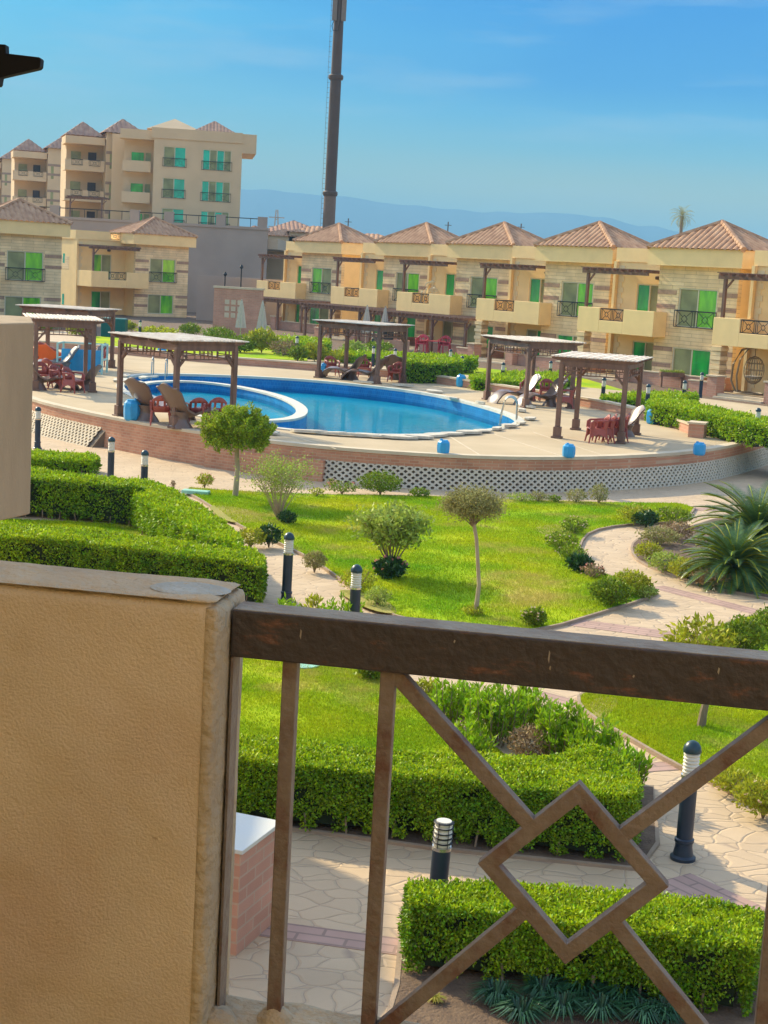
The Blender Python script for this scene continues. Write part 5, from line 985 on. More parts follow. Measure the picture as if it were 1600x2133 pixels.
# ================================================================ POOL FURNITURE
def make_pergola(label, loc, rz, W=3.05, D=1.9, Hh=2.32):
    t = thing('pool_pergola', label, 'pergola', loc, rz, 'wooden shade pergolas round the pool'); x1, y1 = W / 2, D / 2
    for sx in (-1, 1):
        for sy in (-1, 1):
            x, y = sx * x1, sy * y1; m = MB(); m.lathe([(.175, 0), (.17, .06), (.12, .1), (.12, .3), (.10, .34), (.085, .36), (.075, Hh - .1)], (x, y, 0), 4); 
            m2 = MB(); m2.box(x - .155, x + .155, y - .155, y + .155, 0, .06).box(x - .11, x + .11, y - .11, y + .11, .06, .34).box(x - .07, x + .07, y - .07, y + .07, .34, Hh - .1)
            o = m2.build('post', M['wood'], t, bevel=.012)
            b = MB(); b.bar((x - sx * .05, y, Hh - .62), (x - sx * .34, y, Hh - .33), .06, .09); b.bar((x, y - sy * .05, Hh - .62), (x, y - sy * .3, Hh - .33), .09, .06); b.build('bracket', M['wood'], t)
    b = MB()
    for sy in (-1, 1): b.box(-x1 - .06, x1 + .06, sy * y1 - .05, sy * y1 + .05, Hh - .18, Hh - .02)
    for sx in (-1, 1): b.box(sx * x1 - .05, sx * x1 + .05, -y1 + .051, y1 - .051, Hh - .18, Hh - .02)
    b.build('beam', M['wood'], t)
    f = MB()
    def frieze(p, q):
        p = Vector(p); q = Vector(q); L = (q - p).length; e = (q - p) / L; z0 = Hh - .42; z1 = Hh - .19
        f.bar(p + Vector((0, 0, z0)), q + Vector((0, 0, z0)), .035); f.bar(p + e * .1 + Vector((0, 0, z0 + .12)), p + e * L * .3 + Vector((0, 0, z0 + .12)), .025); f.bar(p + e * L * .7 + Vector((0, 0, z0 + .12)), q - e * .1 + Vector((0, 0, z0 + .12)), .025); f.bar(p + e * L * .4 + Vector((0, 0, z0 + .16)), p + e * L * .6 + Vector((0, 0, z0 + .16)), .025)
        for k in (.1, .16, .3, .4, .46, .54, .6, .7, .84, .9): f.bar(p + e * L * k + Vector((0, 0, z0)), p + e * L * k + Vector((0, 0, z1)), .022)
    frieze((-x1, -y1, 0), (x1, -y1, 0)); frieze((-x1, y1, 0), (x1, y1, 0)); frieze((-x1, -y1, 0), (-x1, y1, 0)); frieze((x1, -y1, 0), (x1, y1, 0)); f.build('frieze', M['wood'], t)
    r = MB()
    for k in range(4):
        x = -x1 + 2 * x1 * k / 3; r.extr([(-y1 - .34, .09), (-y1 - .30, .03), (-y1 - .12, -.018), (y1 + .12, -.018), (y1 + .30, .03), (y1 + .34, .09)], x - .035, x + .035)
    # turn the outline (given along x) into the depth direction
    r.v = [(y, x, z + Hh) for x, y, z in r.v]; r.f = [f_[::-1] for f_ in r.f]; r.build('rafters', M['wood'], t)
    s = MB(); n = 22
    for k in range(n):
        y = -y1 - .34 + (2 * y1 + .68) * (k + .5) / n; s.box(-x1 - .22, x1 + .22, y - .036, y + .036, Hh + .091, Hh + .12 + .006 * (k % 3))
    s.build('roof_slats', M['slat_top'], t); return t
def pg(center, rz, lb):
    global PG0
    if PG0 is None: PG0 = make_pergola(lb, (center[0], center[1], DZ), rz); return PG0
    return dup(PG0, (center[0], center[1], DZ), rz, lb)
PG0 = None
pg((-6.15, 44.0), R_(-50), 'pool pergola nearest the left, standing over the two high-backed loungers and a red chair')
pg((6.35, 46.6), R_(73), 'nearest pool pergola on the right, stacked red chairs between its posts')
pg((5.15, 57.4), R_(-66), 'pool pergola behind the right ladder, with two grey sloping loungers')
pg((-1.3, 65.0), R_(-35), 'pool pergola on the far side, in front of the patios, with brown loungers')
pg((-11.45, 53.3), R_(106), 'pool pergola at the far left beside the neighbour balcony, orange toy behind it')
pg((-13.4, 63.6), R_(-18), 'rearmost pool pergola at the far left, its roof above the nearer one')
def lounger_make(label, m='lounge'):
    t = thing('lounge_chair', label, 'lounge chair', (0, 0, 0), 0, 'wavy fibreglass loungers under the pergolas')
    cl = [(-.62, .92, .33), (-.52, .74, .34), (-.40, .54, .32), (-.24, .36, .29), (-.02, .27, .28), (.2, .33, .28), (.42, .44, .29), (.62, .44, .31), (.82, .33, .32), (.98, .16, .33), (1.06, .0, .33)]
    nx = 9; V = []; P = []
    for i, (x, z, w_) in enumerate(cl):
        a = cl[max(i - 1, 0)]; b = cl[min(i + 1, len(cl) - 1)]; tx, tz = b[0] - a[0], b[1] - a[1]; L = math.hypot(tx, tz); nx_, nz_ = -tz / L, tx / L
        if nz_ < 0: nx_, nz_ = -nx_, -nz_
        for side in (0, -.045):
            for j in range(nx):
                s = j / (nx - 1) * 2 - 1; dish = (.09 * s * s - .02) if i < 6 else -.05 * s * s; top = .07 * math.cos(s * 3.14 * 1.0) if i == 0 else 0
                P.append((x + nx_ * (dish + side) - (.03 if i == 0 else 0), s * w_, z + nz_ * (dish + side) + top))
    fs = []; n2 = 2 * nx
    for i in range(len(cl) - 1):
        for j in range(nx - 1):
            a = i * n2 + j; fs.append((a, a + 1, a + 1 + n2, a + n2)); a += nx; fs.append((a + n2, a + 1 + n2, a + 1, a))
        for j in (0, nx - 1):
            a = i * n2 + j; q = (a, a + n2, a + n2 + nx, a + nx); fs.append(q if j == 0 else q[::-1])
    for i in (0, len(cl) - 1):
        for j in range(nx - 1): a = i * n2 + j; q = (a, a + nx, a + nx + 1, a + 1); fs.append(q if i == 0 else q[::-1])
    MB().add(P, fs).build('shell', M[m], t, True)
    MB().lathe([(.27, 0), (.24, .06), (.17, .16), (.16, .24), (.22, .36)], (-.2, 0, 0), 16, 1., 1.1).build('pedestal', M[m], t, True)
    return t
L0 = lounger_make('high-backed brown lounger beside the blue barrel under the left pergola')
p = gp(318, 877, DZ); L0.location = (p[0], p[1] + .1, DZ); L0.rotation_euler = (0, 0, R_(52)); L0.scale = (1.3,) * 3
def lng(px, py, rz, lb, sc=1.15, g=False):
    p = gp(px, py, DZ); c = dup(L0, (p[0], p[1], DZ), R_(rz), lb, sc)
    if g:
        for ch in c.children:
            ch.data = ch.data.copy(); ch.data.materials[0] = M['lounge_g']
    return c
lng(390, 891, 48, 'second high-backed brown lounger, right behind the near post of the left pergola', 1.3)
lng(722, 790, 160, 'brown lounger left of the near post of the middle pergola', 1.15); lng(768, 795, 160, 'brown lounger at the near post of the middle pergola'); lng(822, 790, 80, 'brown lounger at the right end of the middle pergola, turned to the water')
lng(1080, 840, 205, 'grey-brown sloping lounger, left one under the third pergola'); lng(1135, 846, 205, 'grey-brown sloping lounger, right one under the third pergola')
lng(1292, 908, 195, 'brown lounger with raised back behind the near post of the right pergola', 1.0)
lng(93, 812, 30, 'brown lounger beside the neighbour balcony, its back to the left', 1.15); lng(122, 776, 200, 'dark grey arched lounger under the left pergolas', 1.15, True); lng(178, 770, 200, 'dark grey arched lounger right of the other grey one', 1.15, True); lng(172, 812, 160, 'dark lounger at the base of the far left pergola post', .95)
def chair_make(label, m='redp'):
    t = thing('plastic_chair', label, 'chair', (0, 0, 0), 0, 'stackable red plastic armchairs by the pool')
    MB().extr([(-.23, .42), (.25, .44), (.27, .40), (.22, .385), (-.22, .37)], -.24, .24).build('seat', M[m], t, bevel=.01)
    b = MB(); n = 9; V = []
    for j in range(n):   # curved back with an arched top and a slot
        a = (j / (n - 1) - .5) * 2; y = a * .25; x = -.26 + .07 * a * a; top = .86 - .13 * a * a
        V += [(x, y, .42), (x - .02, y, .56), (x - .05, y, .70), (x - .08, y, top)]
    fs = []
    for j in range(n - 1):
        for k in range(3):
            if k == 1 and j in (1, 3, 4, 6): continue
            a = j * 4 + k; fs.append((a, a + 4, a + 5, a + 1))
    o = b.add(V, fs).build('backrest', M[m], t, True); s = o.modifiers.new('solid', 'SOLIDIFY'); s.thickness = .022
    for sy in (-1, 1):
        a = MB(); a.tube([(-.27, sy * .25, .66), (-.05, sy * .285, .66), (.17, sy * .285, .645), (.24, sy * .28, .60), (.25, sy * .27, .42)], [.02, .03, .032, .028, .026], 6); a.build('armrest', M[m], t, True)
        p_ = MB(); p_.add([(-.24, sy * .25, .43), (.25, sy * .25, .43), (.27, sy * .27, .12), (.17, sy * .27, .2), (.0, sy * .265, .27), (-.17, sy * .27, .2), (-.28, sy * .27, .12), (.25, sy * .275, .60), (.15, sy * .275, .62), (.13, sy * .25, .43), (-.27, sy * .265, .66), (-.16, sy * .265, .64), (-.14, sy * .25, .43)], [(0, 1, 4), (1, 2, 3), (1, 3, 4), (0, 4, 5), (0, 5, 6), (1, 7, 8, 9), (0, 12, 11, 10)]); o = p_.build('side_skirt', M[m], t); s = o.modifiers.new('solid', 'SOLIDIFY'); s.thickness = .02
        for sx, xe in ((1, .28), (-1, -.30)): MB().tube([(sx * .22, sy * .24, .42), (sx * .24, sy * .255, .22), (xe, sy * .28, 0)], [.036, .03, .022], 6).build('leg', M[m], t, True)
    return t
C0 = chair_make('red plastic armchair standing alone right of the two far left pergolas'); p = gp(208, 762, DZ); C0.location = tuple(p); C0.rotation_euler = (0, 0, R_(-95))
def chr_(px, py, rz, lb, dz=0., m=None):
    p = gp(px, py, DZ + dz * 0); c = dup(C0, (p[0], p[1], DZ + dz), R_(rz), lb)
    if m:
        for ch in c.children: ch.data = ch.data.copy(); ch.data.materials[0] = M[m]
    return c
chr_(125, 812, -30, 'red chair left of the pair in front of the far left pergola'); chr_(152, 818, -25, 'red chair right of the pair in front of the far left pergola'); chr_(88, 806, -60, 'red chair half hidden behind the brown lounger at the left')
chr_(108, 795, 60, 'red chair behind the pair under the far left pergola')
chr_(334, 885, 100, 'red chair behind the left high-backed lounger'); chr_(408, 889, 110, 'red chair behind the second high-backed lounger'); chr_(447, 893, -100, 'red chair partly hidden by the topiary crown')
chr_(690, 783, -70, 'red chair at the left post of the middle pergola'); chr_(757, 786, -80, 'red chair between the two left loungers of the middle pergola'); chr_(824, 796, -110, 'red chair at the right end of the middle pergola')
chr_(1098, 834, -100, 'red chair behind the left sloping lounger of the third pergola'); chr_(1138, 836, -90, 'red chair behind the right sloping lounger of the third pergola'); chr_(1178, 850, 170, 'red chair seen side-on at the right post of the third pergola')
chr_(1242, 922, 185, 'front red chair of the stack under the right pergola'); 
for k, lb in enumerate(['second red chair of the leaning stack under the right pergola', 'third red chair of the leaning stack under the right pergola', 'last red chair of the leaning stack, by the pergola post']):
    chr_(1256 + 14 * k, 921 - k, 182, lb)
# barrels
def barrel_make(label):
    t = thing('blue_barrel', label, 'barrel', (0, 0, 0), 0, 'blue plastic barrels used as bins'); MB().lathe([(.19, 0), (.235, .06), (.25, .2), (.25, .38), (.235, .5), (.17, .57), (.165, .6), (.0, .6)], n=8).build('body', M['bluep'], t)
    MB().lathe([(.05, .6), (.05, .64), (0, .64)], (.1, 0, 0), 10).build('bung', M['bluep'], t); MB().box(-.02, .02, -.26, -.235, .25, .42).build('moulded_handle', M['bluep'], t); return t
B0 = barrel_make('blue barrel at the left pergola beside the first high-backed lounger'); p = gp(275, 876, DZ); B0.location = tuple(p)
for x, y, lb in [(337, 743, 'blue barrel against the far wall, above the far ladder'), (672, 782, 'blue barrel behind the left post of the middle pergola'), (960, 806, 'blue barrel by the far wall between the middle and third pergolas'), (923, 945, 'blue barrel at the near edge of the deck in the centre'), (1184, 953, 'blue barrel at the near edge of the deck, right of the central one'), (1358, 883, 'blue barrel right of the nearest right pergola'), (1456, 948, 'blue barrel by the brick end pier')]:
    p = gp(x, y, DZ); c = dup(B0, (p[0], p[1], DZ), random.uniform(0, 3), lb, .85); c.scale = (.7, .7, .6) if y > 940 else (.85,) * 3
# bollard lamps
def bollard_make(label, cap=True, h=1.2):
    t = thing('bollard_lamp', label, 'bollard lamp', (0, 0, 0), 0, 'bollard lamps along the garden paths'); k = h - 1.2
    MB().lathe([(.125, 0), (.125, .03), (.10, .05), (.085, .13), (.085, .17), (.095, .18), (.095, .21), (.08, .22), (.08, .83 + k)], n=20).build('post', M['bol'], t, True)
    MB().lathe([(.085, .83 + k), (.088, .86 + k), (.072, .865 + k)], n=20).build('collar', M['steel'], t, True)
    pr = [(.066, .862 + k)]
    for j in range(6): z = .88 + k + j * .035; pr += [(.079, z), (.079, z + .012), (.066, z + .024)]
    pr += [(.066, 1.09 + k)]; MB().lathe(pr, n=20).build('diffuser', M['white'], t, True)
    if cap: MB().lathe([(.088, 1.085 + k), (.09, 1.11 + k), (.08, 1.145 + k), (.055, 1.18 + k), (.02, 1.198 + k), (0, 1.2 + k)], n=20).build('cap', M['bol_cap'], t, True)
    else:
        for j in range(5): MB().lathe([(.082, 0), (.09, .004), (.082, .01)], (0, 0, .89 + k + j * .045), 20).build('cage_ring', M['iron'], t, True)
        for j in range(6): a = j * 1.047; MB().bar((.086 * math.cos(a), .086 * math.sin(a), .86 + k), (.086 * math.cos(a), .086 * math.sin(a), 1.09 + k), .006).build('cage_bar', M['iron'], t)
    return t
D0 = bollard_make('large bollard lamp with dark blue post on the path at the lower right'); D0.location = tuple(gp(1422, 1789))
q = bollard_make('capless bollard lamp with ringed cage between the two near hedges', False, .99); 
pp = gy(916, 1718, 13.0); q.location = (gy(914, 1800, 12.62)[0], 12.62, 0); q.rotation_euler = (0, R_(1.5), 0); 
for x, y, lb in [(596, 1258, 'bollard lamp on the diagonal path, tallest above the left end of the railing'), (735, 1340, 'bollard lamp just above the railing, right of the tall one'), (78, 935, 'bollard lamp next to the neighbour balcony before the honeycomb bank'), (230, 1012, 'bollard lamp behind the dark hedge, left of the pair'), (299, 1046, 'bollard lamp behind the slanting hedge, right of the pair')]: dup(D0, gp(x, y), 0, lb)
for x, y, z, h, lb in [(198, 700, .9, 1, 'far bollard lamp at the right of the rear left pergola'), (291, 712, .9, 1, 'far bollard lamp right of the ball shrub'), (617, 750, .9, 1, 'far green bollard lamp between reedy clump and middle pergola'), (776, 772, .7, 1, 'far bollard lamp just inside the right half of the middle pergola'), (821, 778, .7, 1, 'far bollard lamp by the right post of the middle pergola'), (960, 796, .7, 1, 'far bollard lamp behind the blue barrel'), (776, 735, .7, 1, 'far bollard lamp by the patio behind the middle pergola'), (1045, 812, .7, 1, 'far bollard lamp left of the third pergola post'), (1144, 806, .7, 1, 'far bollard lamp between the posts of the third pergola'), (936, 778, .7, 1, 'far bollard lamp at the end of the dark-faced hedge'), (1254, 850, .7, 1, 'far bollard lamp at the foot of the villa steps'), (1346, 868, .8, 1, 'far bollard lamp behind the right blue barrel'), (1422, 855, .7, 1, 'far bollard lamp between the two short hedges'), (1458, 832, .7, 1, 'far bollard lamp by the porch wall'), (1573, 930, .8, 1, 'bollard lamp by the curved hedge at the right edge')]:
    c = dup(D0, gp(x, y, z), 0, lb)
# closed parasols
for i, (x, y, lb) in enumerate([(503, 706, 'closed cream parasol, left one by the brick screen wall'), (547, 700, 'closed cream parasol, second from the left'), (765, 706, 'closed cream parasol inside the patio, left of the pair'), (803, 706, 'closed cream parasol inside the patio, right of the pair')]):
    Y = 96. if i < 2 else 100.; p = gy(x, 645, Y); t = thing('closed_parasol', lb, 'parasol', (p[0], Y, BZ), 0, 'closed parasols by the patios'); V = []
    MB().lathe([(.04, 0), (.04, 2.7)], n=8).build('pole', M['steel'], t); n = 16; prof = [(.36, 1.0), (.3, 1.4), (.2, 2.0), (.1, 2.5), (.03, 2.75)]; vs = []; fs = []
    for r, z in prof:
        for k in range(n): a = k * 6.283 / n; rr = r * (1 if k % 2 else .62); vs.append((rr * math.cos(a), rr * math.sin(a), z))
    for j in range(4):
        for k in range(n): fs.append((j * n + k, j * n + (k + 1) % n, (j + 1) * n + (k + 1) % n, (j + 1) * n + k))
    MB().add(vs, fs).build('folded_canopy', M['canvas'], t); MB().box(-.35, .35, -.35, .35, 0, .12).build('base', M['cap'], t)
# brick screen wall with lattice squares
p = gy(446, 605, 100.); t = thing('screen_wall', 'pink brick screen wall with pale square openings, left of the patio pergola', 'wall', (p[0], 100, 0), R_(-8)); MB().box(0, 3.2, 0, .3, BZ, 3.85).build('wall_face', M['brick_pink'], t); MB().box(-.05, 3.25, -.05, .35, 3.851, 3.98).build('cap', M['cap'], t)
a = MB()
for i in range(3):
    for j in range(3): a.box(.75 + i * .42, 1.05 + i * .42, -.03, -.001, 2.0 + j * .42, 2.3 + j * .42)
a.build('block_openings', M['cap'], t)
# red table sets on the far patio
for i, (x, y, k, lb) in enumerate([(878, 738, 'chair', 'bright red patio chair left of the red table'), (925, 738, 'chair', 'bright red patio chair right of the red table, by the door')]):
    c = chr_(x, y, -100, lb, 0, 'pinkp'); pz = gy(x, y, 96.); c.location = (pz[0], 96, BZ + .1); c['group'] = 'bright red patio chairs'; c.scale = (1.3,) * 3
pz = gy(902, 735, 96.); t = thing('patio_table', 'bright red plastic table between two patio chairs', 'table', (pz[0], 96, BZ + .1)); MB().box(-.75, .75, -.4, .4, .72, .76).build('tabletop', M['pinkp'], t)
for sx in (-.6, .6):
    for sy in (-.3, .3): MB().bar((sx, sy, 0), (sx, sy, .72), .06).build('leg', M['pinkp'], t)
# orange toy and play pen on the deck at the left
p = gp(95, 765, DZ); t = thing('play_car', 'bright orange plastic play car beside the neighbour balcony', 'toy', (p[0] - .1, p[1], DZ), R_(15)); MB().extr([(-.9, .25), (-.95, .6), (-.5, .72), (-.3, .9), (.1, .95), (.4, .7), (.75, .6), (.8, .25)], -.32, .32).build('body', M['orange'], t, bevel=.05)
MB().extr([(-.25, .95), (-.2, 1.05), (.5, .75), (.85, .45), (.8, .36), (.3, .62)], -.24, .24).build('hood', M['redp'], t, bevel=.03)
for x in (-.55, .5):
    for y in (-.33, .33): o = MB(); o.lathe([(.0, -.05), (.2, -.05), (.2, .05), (0, .05)], n=14); o.v = [(v[0] + x, v[2] + y, v[1] + .2) for v in o.v]; o.build('wheel', M['lounge_g'], t)
MB().bar((-.7, -.33, .42), (-.2, -.33, .42), .02, .06).build('grille_slot', M['iron'], t)
pA = gp(82, 745, DZ); pB = gp(183, 748, DZ); t = thing('play_pen', 'mint green tube frame with a blue panel, behind the left pergola posts', 'play pen', (0, 0, 0)); xa, ya, xb, yb = -13.1, 60.2, -11.35, 61.0
t.location = (xa, ya, DZ); a = MB(); X = xb - xa; Yd = 1.1
for x in (0, X):
    for y in (0, Yd): a.bar((x, y, 0), (x, y, 1.15), .07)
for z in (.55, 1.12): a.bar((0, 0, z), (0, Yd, z), .06).bar((X, 0, z), (X, Yd, z), .06)
a.bar((0, Yd, 1.12), (X, Yd, 1.12), .05); a.build('frame', M['mint'], t); MB().box(.05, X - .05, .5, .53, .05, .9).build('panel', M['bluep'], t)
# rattan swing chair on the nearest porch and hanging chair on a balcony
def swing(label, loc, s=1., m='cane'):
    t = thing('swing_chair', label, 'swing chair', loc, R_(-30)); MB().tube([(-.5, -.1, 0), (-.75, -.1, .5), (-.72, -.1, 1.2), (-.4, -.1, 1.8), (.1, -.1, 2.0), (.25, -.1, 1.92)], .045, 8).tube([(-.5, .1, 0), (-.6, .1, .7), (-.5, .1, 1.4), (-.2, .1, 1.85), (.2, .1, 1.95)], .04, 8).build('stand', M[m], t, True); b = MB(); b.tube([(.6 * math.cos(R_(a)), .6 * math.sin(R_(a)), 0.03) for a in range(0, 361, 30)], .04, 6); b.build('ring_base', M[m], t, True)
    c = MB()
    for k in range(10):
        a = k * math.pi / 10; c.tube([(.15 + .42 * math.cos(q) * math.cos(a), .42 * math.cos(q) * math.sin(a), 1.0 + .58 * math.sin(q)) for q in [R_(j) for j in range(0, 361, 24)]], .013, 4)
    for j in range(-2, 3):
        r = .42 * math.cos(j * .5); c.tube([(.15 + r * math.cos(R_(q)), r * math.sin(R_(q)), 1.0 + .58 * math.sin(j * .5)) for q in range(0, 361, 30)], .013, 4)
    c.build('basket', M[m], t, True); MB().tube([(.15, 0, 1.95), (.15, 0, 1.55)], .012, 5).build('chain', M['iron'], t); MB().lathe([(.0, 0), (.33, .06), (.34, .14), (0, .18)], (.15, 0, .62), 14).build('cushion', M['canvas'], t, True); t.scale = (s,) * 3; return t
q = gy(1555, 860, 74.); swing('rattan basket swing on its curved stand on the nearest porch, right edge', (q[0], 74, BZ + .1), 1.15)
k2 = V0 + EV * S_[2]; g_ = np.array([math.cos(th2), math.sin(th2)]); n_ = np.array([-g_[1], g_[0]]); q = k2 + g_ * 1.9 + n_ * 1.4; swing('white hanging basket chair on the balcony of the third villa', (q[0], q[1], 3.15), .95, 'frame')
t = thing('planter_box', 'dark wooden planter stand with pale plants by the nearest porch wall', 'planter', (*gy(1398, 800, 77.)[:2], BZ)); MB().box(-.6, .6, -.2, .2, .55, .75).build('box', M['wood'], t)
for x in (-.5, .5): MB().box(x - .04, x + .04, -.15, .15, 0, .549).build('leg', M['wood'], t)
P_ = np.c_[RNG.uniform(-.58, .58, 300), RNG.uniform(-.18, .18, 300), np.full(300, .76)]; npmesh('plants', leaves(P_, np.tile([0, 0, 1.], (300, 1)), .14, .05, .5, .3), 4, M['leaf_pale'], t)
t = MB().box(-.75, .75, -.5, .5, 0, 1.2).build('green_bin', M['teal_bin'], bevel=.08); p = gy(238, 690, 95.); t.location = (p[0], 95, BZ); tag(t, 'dark teal box left of the ball shrub before the detached villa', 'bin')
t = thing('meter_cabinet', 'dark upright cabinet on a brick plinth behind the middle pergola', 'cabinet', (*gy(808, 710, 92.)[:2], BZ)); MB().box(-.32, .32, -.2, .2, .95, 2.0).build('cabinet', M['iron'], t, bevel=.02); MB().box(-1., 1.3, -.3, .3, 0, .95).build('plinth', M['brick_pink'], t)
# covers and lids in the lawns
t = MB().lathe([(.0, 0), (.26, 0), (.26, .02), (0, .025)], n=24).build('manhole_cover', M['mintlid']); p = gp(628, 1384, .05); t.location = (p[0], p[1], .052); tag(t, 'round pale green manhole cover in the near lawn under the railing', 'cover')
for x, y, lb, sx in [(408, 1028, 'green irrigation box lid on the upper left of the lawn', .32), (226, 1082, 'turquoise irrigation box lid at the foot of the dark hedge', .34)]:
    t = MB().box(-sx, sx, -.14, .14, 0, .09).build('irrigation_box', M['mintlid'], bevel=.015); p = gp(x, y, .05); t.location = (p[0], p[1], .04); t.rotation_euler = (0, 0, R_(-8)); tag(t, lb, 'box lid')
# marble topped brick pillar wall by the entrance path
a0 = gp(492, 1992); a1 = gp(561, 1931); t = thing('garden_pillar', 'brick garden wall end topped with white marble, beside the balcony wall', 'wall', (a0[0], a0[1], 0)); dv = np.array([.42, .907]); ang = math.atan2(.62, .235)
t.rotation_euler = (0, 0, math.atan2(gp(561, 1931)[1] - a0[1], gp(561, 1931)[0] - a0[0]) - math.pi / 2)
L_ = math.hypot(a1[0] - a0[0], a1[1] - a0[1]) * 1.12
MB().box(-.7, 0, 0, L_, 0, .87).build('brick_body', M['brick_pink'], t); MB().box(-.73, .03, -.03, L_ + .03, .87, .905).build('marble_top', M['marble'], t, bevel=.004)
# ================================================================ OWN BALCONY (foreground)
RZ = math.atan2(-.15, .852); RO = np.array([-.238, 2.5]); e_ = np.array([math.cos(RZ), math.sin(RZ)])
FZ = 3.95
own = thing('balcony_wall', 'thick rough tan plastered balcony parapet filling the lower left, with a worn grey top', 'wall', (RO[0], RO[1], FZ), RZ)
def rough_box(x0, x1, y0, y1, z0, z1, nx, ny, nz, amp, m, name, par, rnd=.0):
    import bmesh
    me = bpy.data.meshes.new(name); bm = bmesh.new(); bmesh.ops.create_cube(bm, size=1)
    for v in bm.verts: v.co = Vector((x0 + (v.co.x + .5) * (x1 - x0), y0 + (v.co.y + .5) * (y1 - y0), z0 + (v.co.z + .5) * (z1 - z0)))
    if rnd: bmesh.ops.bevel(bm, geom=list(bm.edges), offset=rnd, segments=4, profile=.5, affect='EDGES')
    bm.to_mesh(me); bm.free(); o = bpy.data.objects.new(name, me); COL.objects.link(o); me.materials.append(m); o.parent = par
    for p_ in me.polygons: p_.use_smooth = True
    r = o.modifiers.new('remesh', 'REMESH'); r.mode = 'VOXEL'; r.voxel_size = .012; r.use_smooth_shade = True
    tx = bpy.data.textures.new(name + '_tx', 'CLOUDS'); tx.noise_scale = .09; tx.noise_depth = 2; d = o.modifiers.new('disp', 'DISPLACE'); d.texture = tx; d.strength = amp; d.mid_level = .5
    return o
rough_box(-1.6, -.012, -.085, .085, -.3, 1.006, 0, 0, 0, .010, M['plaster'], 'body', own, .018)
rough_box(-1.61, -.012, -.084, .084, 1.0, 1.0125, 0, 0, 0, .008, M['plaster_cap'], 'top_skim', own, .004)
rough_box(-.034, -.003, -.0865, .0885, -.3, 1.002, 0, 0, 0, .004, M['plaster_edge'], 'end_face', own, .012)
MB().lathe([(0, 0), (.06, 0), (.05, .0025), (0, .003)], (-.075, -.012, 1.0115), 24, 1.15, .85).build('cement_patch', M['cement_patch'], own)
sl_ = thing('balcony_sill', 'rough low concrete kerb carrying the railing at the bottom of the photo', 'sill', (RO[0], RO[1], FZ), RZ)
rough_box(-.05, 2.2, -.14, .066, -.3, .268, 0, 0, 0, .014, M['sill'], 'kerb_body', sl_, .012)
MB().lathe([(.035, -.01), (.03, .012), (.012, .03), (0, .032)], (.10, 0, .262), 12).lathe([(.05, -.01), (.03, .02), (0, .03)], (-.0, -.03, .26), 12).build('mortar_lumps', M['sill'], sl_, True)
rl = thing('balcony_railing', 'rusty brown iron balcony railing with a broad dark handrail and diamond pattern', 'railing', (RO[0], RO[1], FZ), RZ)
ZT = .985; ZB = .905; Z0 = .262
MB().box(.0, 2.3, -.022, .046, ZB, ZT).build('handrail', M['rail_top'], rl, bevel=.003); MB().box(.002, 2.298, -.0185, .043, ZT - .0005, ZT + .0012).build('sunlit_top', M['rail_lit_drips'], rl)  # thin pale sheet: light on the handrail top put into its colour
dr = MB()
for x, z, h in ((.118, .955, .018), (.372, .968, .006), (.525, .958, .022), (.528, .94, .008), (.79, .962, .012), (.90, .955, .018), (.905, .925, .012), (.66, .94, .005)): dr.add([(x, -.0226, z + h / 2), (x + .0022, -.0226, z + h * .3), (x + .0012, -.0226, z - h / 2), (x - .0012, -.0226, z - h * .2)], [(3, 2, 1, 0)])
dr.build('paint_drips', M['rail_lit_drips'], rl)
MB().box(.0015, .006, -.02, .02, Z0 - .03, ZB - .001).build('wall_flat', M['rail'], rl)
b_ = .0125; mod = [(.265, .912), (.912, 1.559)]
def upright_bar(s): MB().box(s - b_, s + b_, -b_, b_, Z0 - .01, ZB - .001).build('upright', M['rail'], rl, bevel=.002)
for s in (.10, .265, .912, 1.559, 2.2): upright_bar(s)
for a, b in mod:
    a += b_; b -= b_; cx_ = (a + b) / 2; cz = (ZB + Z0) / 2 + .012; R2 = .138
    D = [(cx_ - R2, cz), (cx_, cz + R2), (cx_ + R2, cz), (cx_, cz - R2)]; m = MB(); w2 = .0125
    # diamond: outer and inner square joined
    o_ = R2 + w2 * 1.414; i_ = R2 - w2 * 1.414; vs = []
    for rr in (o_, i_):
        for y in (-b_, b_): vs += [(cx_ - rr, y, cz), (cx_, y, cz + rr), (cx_ + rr, y, cz), (cx_, y, cz - rr)]
    fs = []
    for k in range(4):
        n = (k + 1) % 4; fs += [(k, n, 8 + n, 8 + k), (4 + k, 12 + k, 12 + n, 4 + n), (k, 4 + k, 4 + n, n), (8 + k, 8 + n, 12 + n, 12 + k)]
    m.add(vs, fs).build('diamond', M['rail'], rl, bevel=.0015)
    for (x, z, sx, sz) in ((a, ZB, -1, 1), (b, ZB, 1, 1), (a, Z0, -1, -1), (b, Z0, 1, -1)):
        tgt = Vector((cx_ + sx * R2 * .52, 0, cz + sz * R2 * .52)); st = Vector((x - sx * .004, 0, z - sz * .01)); dd = (tgt - st).normalized(); MB().bar(st - dd * .012, tgt - dd * .006, .0242, .024, (0, 1, 0)).build('diagonal_brace', M['rail'], rl, bevel=.0015)
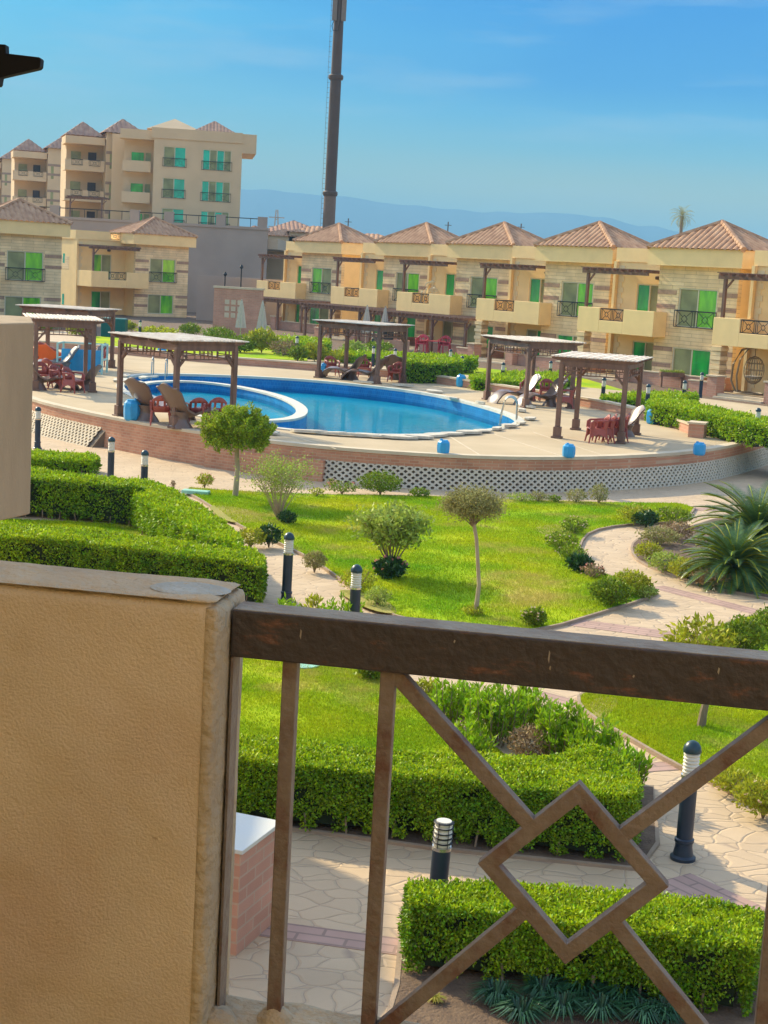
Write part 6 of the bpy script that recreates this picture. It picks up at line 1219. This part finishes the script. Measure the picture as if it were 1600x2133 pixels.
# own floor and house wall behind the camera, dark bracket at the left
ho = thing('own_house', 'house wall and balcony floor from which the photo is taken', 'house', (RO[0], RO[1], FZ), RZ); MB().box(-1.6, 3, -2.9, -.09, -.2, -.001).build('balcony_floor', M['deck'], ho); MB().box(-6, 6, -3.2, -2.901, -3.95, 4).build('wall', M['cream'], ho)
q = gy(0, 140, 2.6); br_ = thing('wall_bracket', 'black metal bracket with a tapered arm poking in at the left edge of the sky', 'bracket', (q[0], 2.6, q[2])); s_ = 2.62 / 3200
def bp(x, y): return ((x) * s_, -(y - 140) * s_)
ol = [bp(-10, 97), bp(14, 97), bp(15, 114), bp(82, 118), bp(85, 121), bp(84, 136), bp(80, 140), bp(5, 161), bp(3, 175), bp(0, 178), bp(-10, 178)]
MB().extr(ol, -.012, .012).build('arm', M['black'], br_, bevel=.001); MB().bar((-.008, 0, -.0), (-.63, 0, .0), .03).build('rod', M['black'], br_); MB().box(-.65, -.63, -.08, .08, -.1, .1).build('wall_plate', M['black'], br_)
pi = thing('shade_wall', 'unseen wall added left of the frame to shade the balcony, holding the bracket', 'pier', (q[0] - .651, 2.45, 0), 0); MB().box(-.25, 0, -2.3, 2.1, 0, 7.5).build('shade_wall_body', M['cream'], pi)  # added out of view, drawn long and tall to shade the balcony
# neighbour balcony and house on the left
nb = thing('neighbour_house', 'neighbouring balcony corner in stained tan plaster at the left edge', 'house', (-2.8, 12, 0)); c_ = [(0, 0), (-.16, -.42), (-4.5, -.2), (-5.0, 1.2), (-.28, 1.1)]
o = MB(); o.prism(c_, 3.445, 4.955); o.build('balcony', M['nb_plaster'], nb, bevel=.012)
MB().prism([(-5.5, -3), (-12, -3), (-12, 9.7), (-6.0, 9.7), (-5.6, 9.5)], 0, 7.2).build('wall', M['cream'], nb)
# ================================================================ air
hz = MB().box(-6000, 6000, -30, 6500, -25, 262).build('haze', mat('haze', (1, 1, 1))); hz['kind'] = 'stuff'
hm = hz.data.materials[0]; t = hm.node_tree; t.nodes.clear(); o = t.nodes.new('ShaderNodeOutputMaterial'); v = t.nodes.new('ShaderNodeVolumePrincipled'); v.inputs['Color'].default_value = (.31, .67, .90, 1); v.inputs['Density'].default_value = .00036; v.inputs['Anisotropy'].default_value = -.1; t.links.new(v.outputs[0], o.inputs['Volume'])
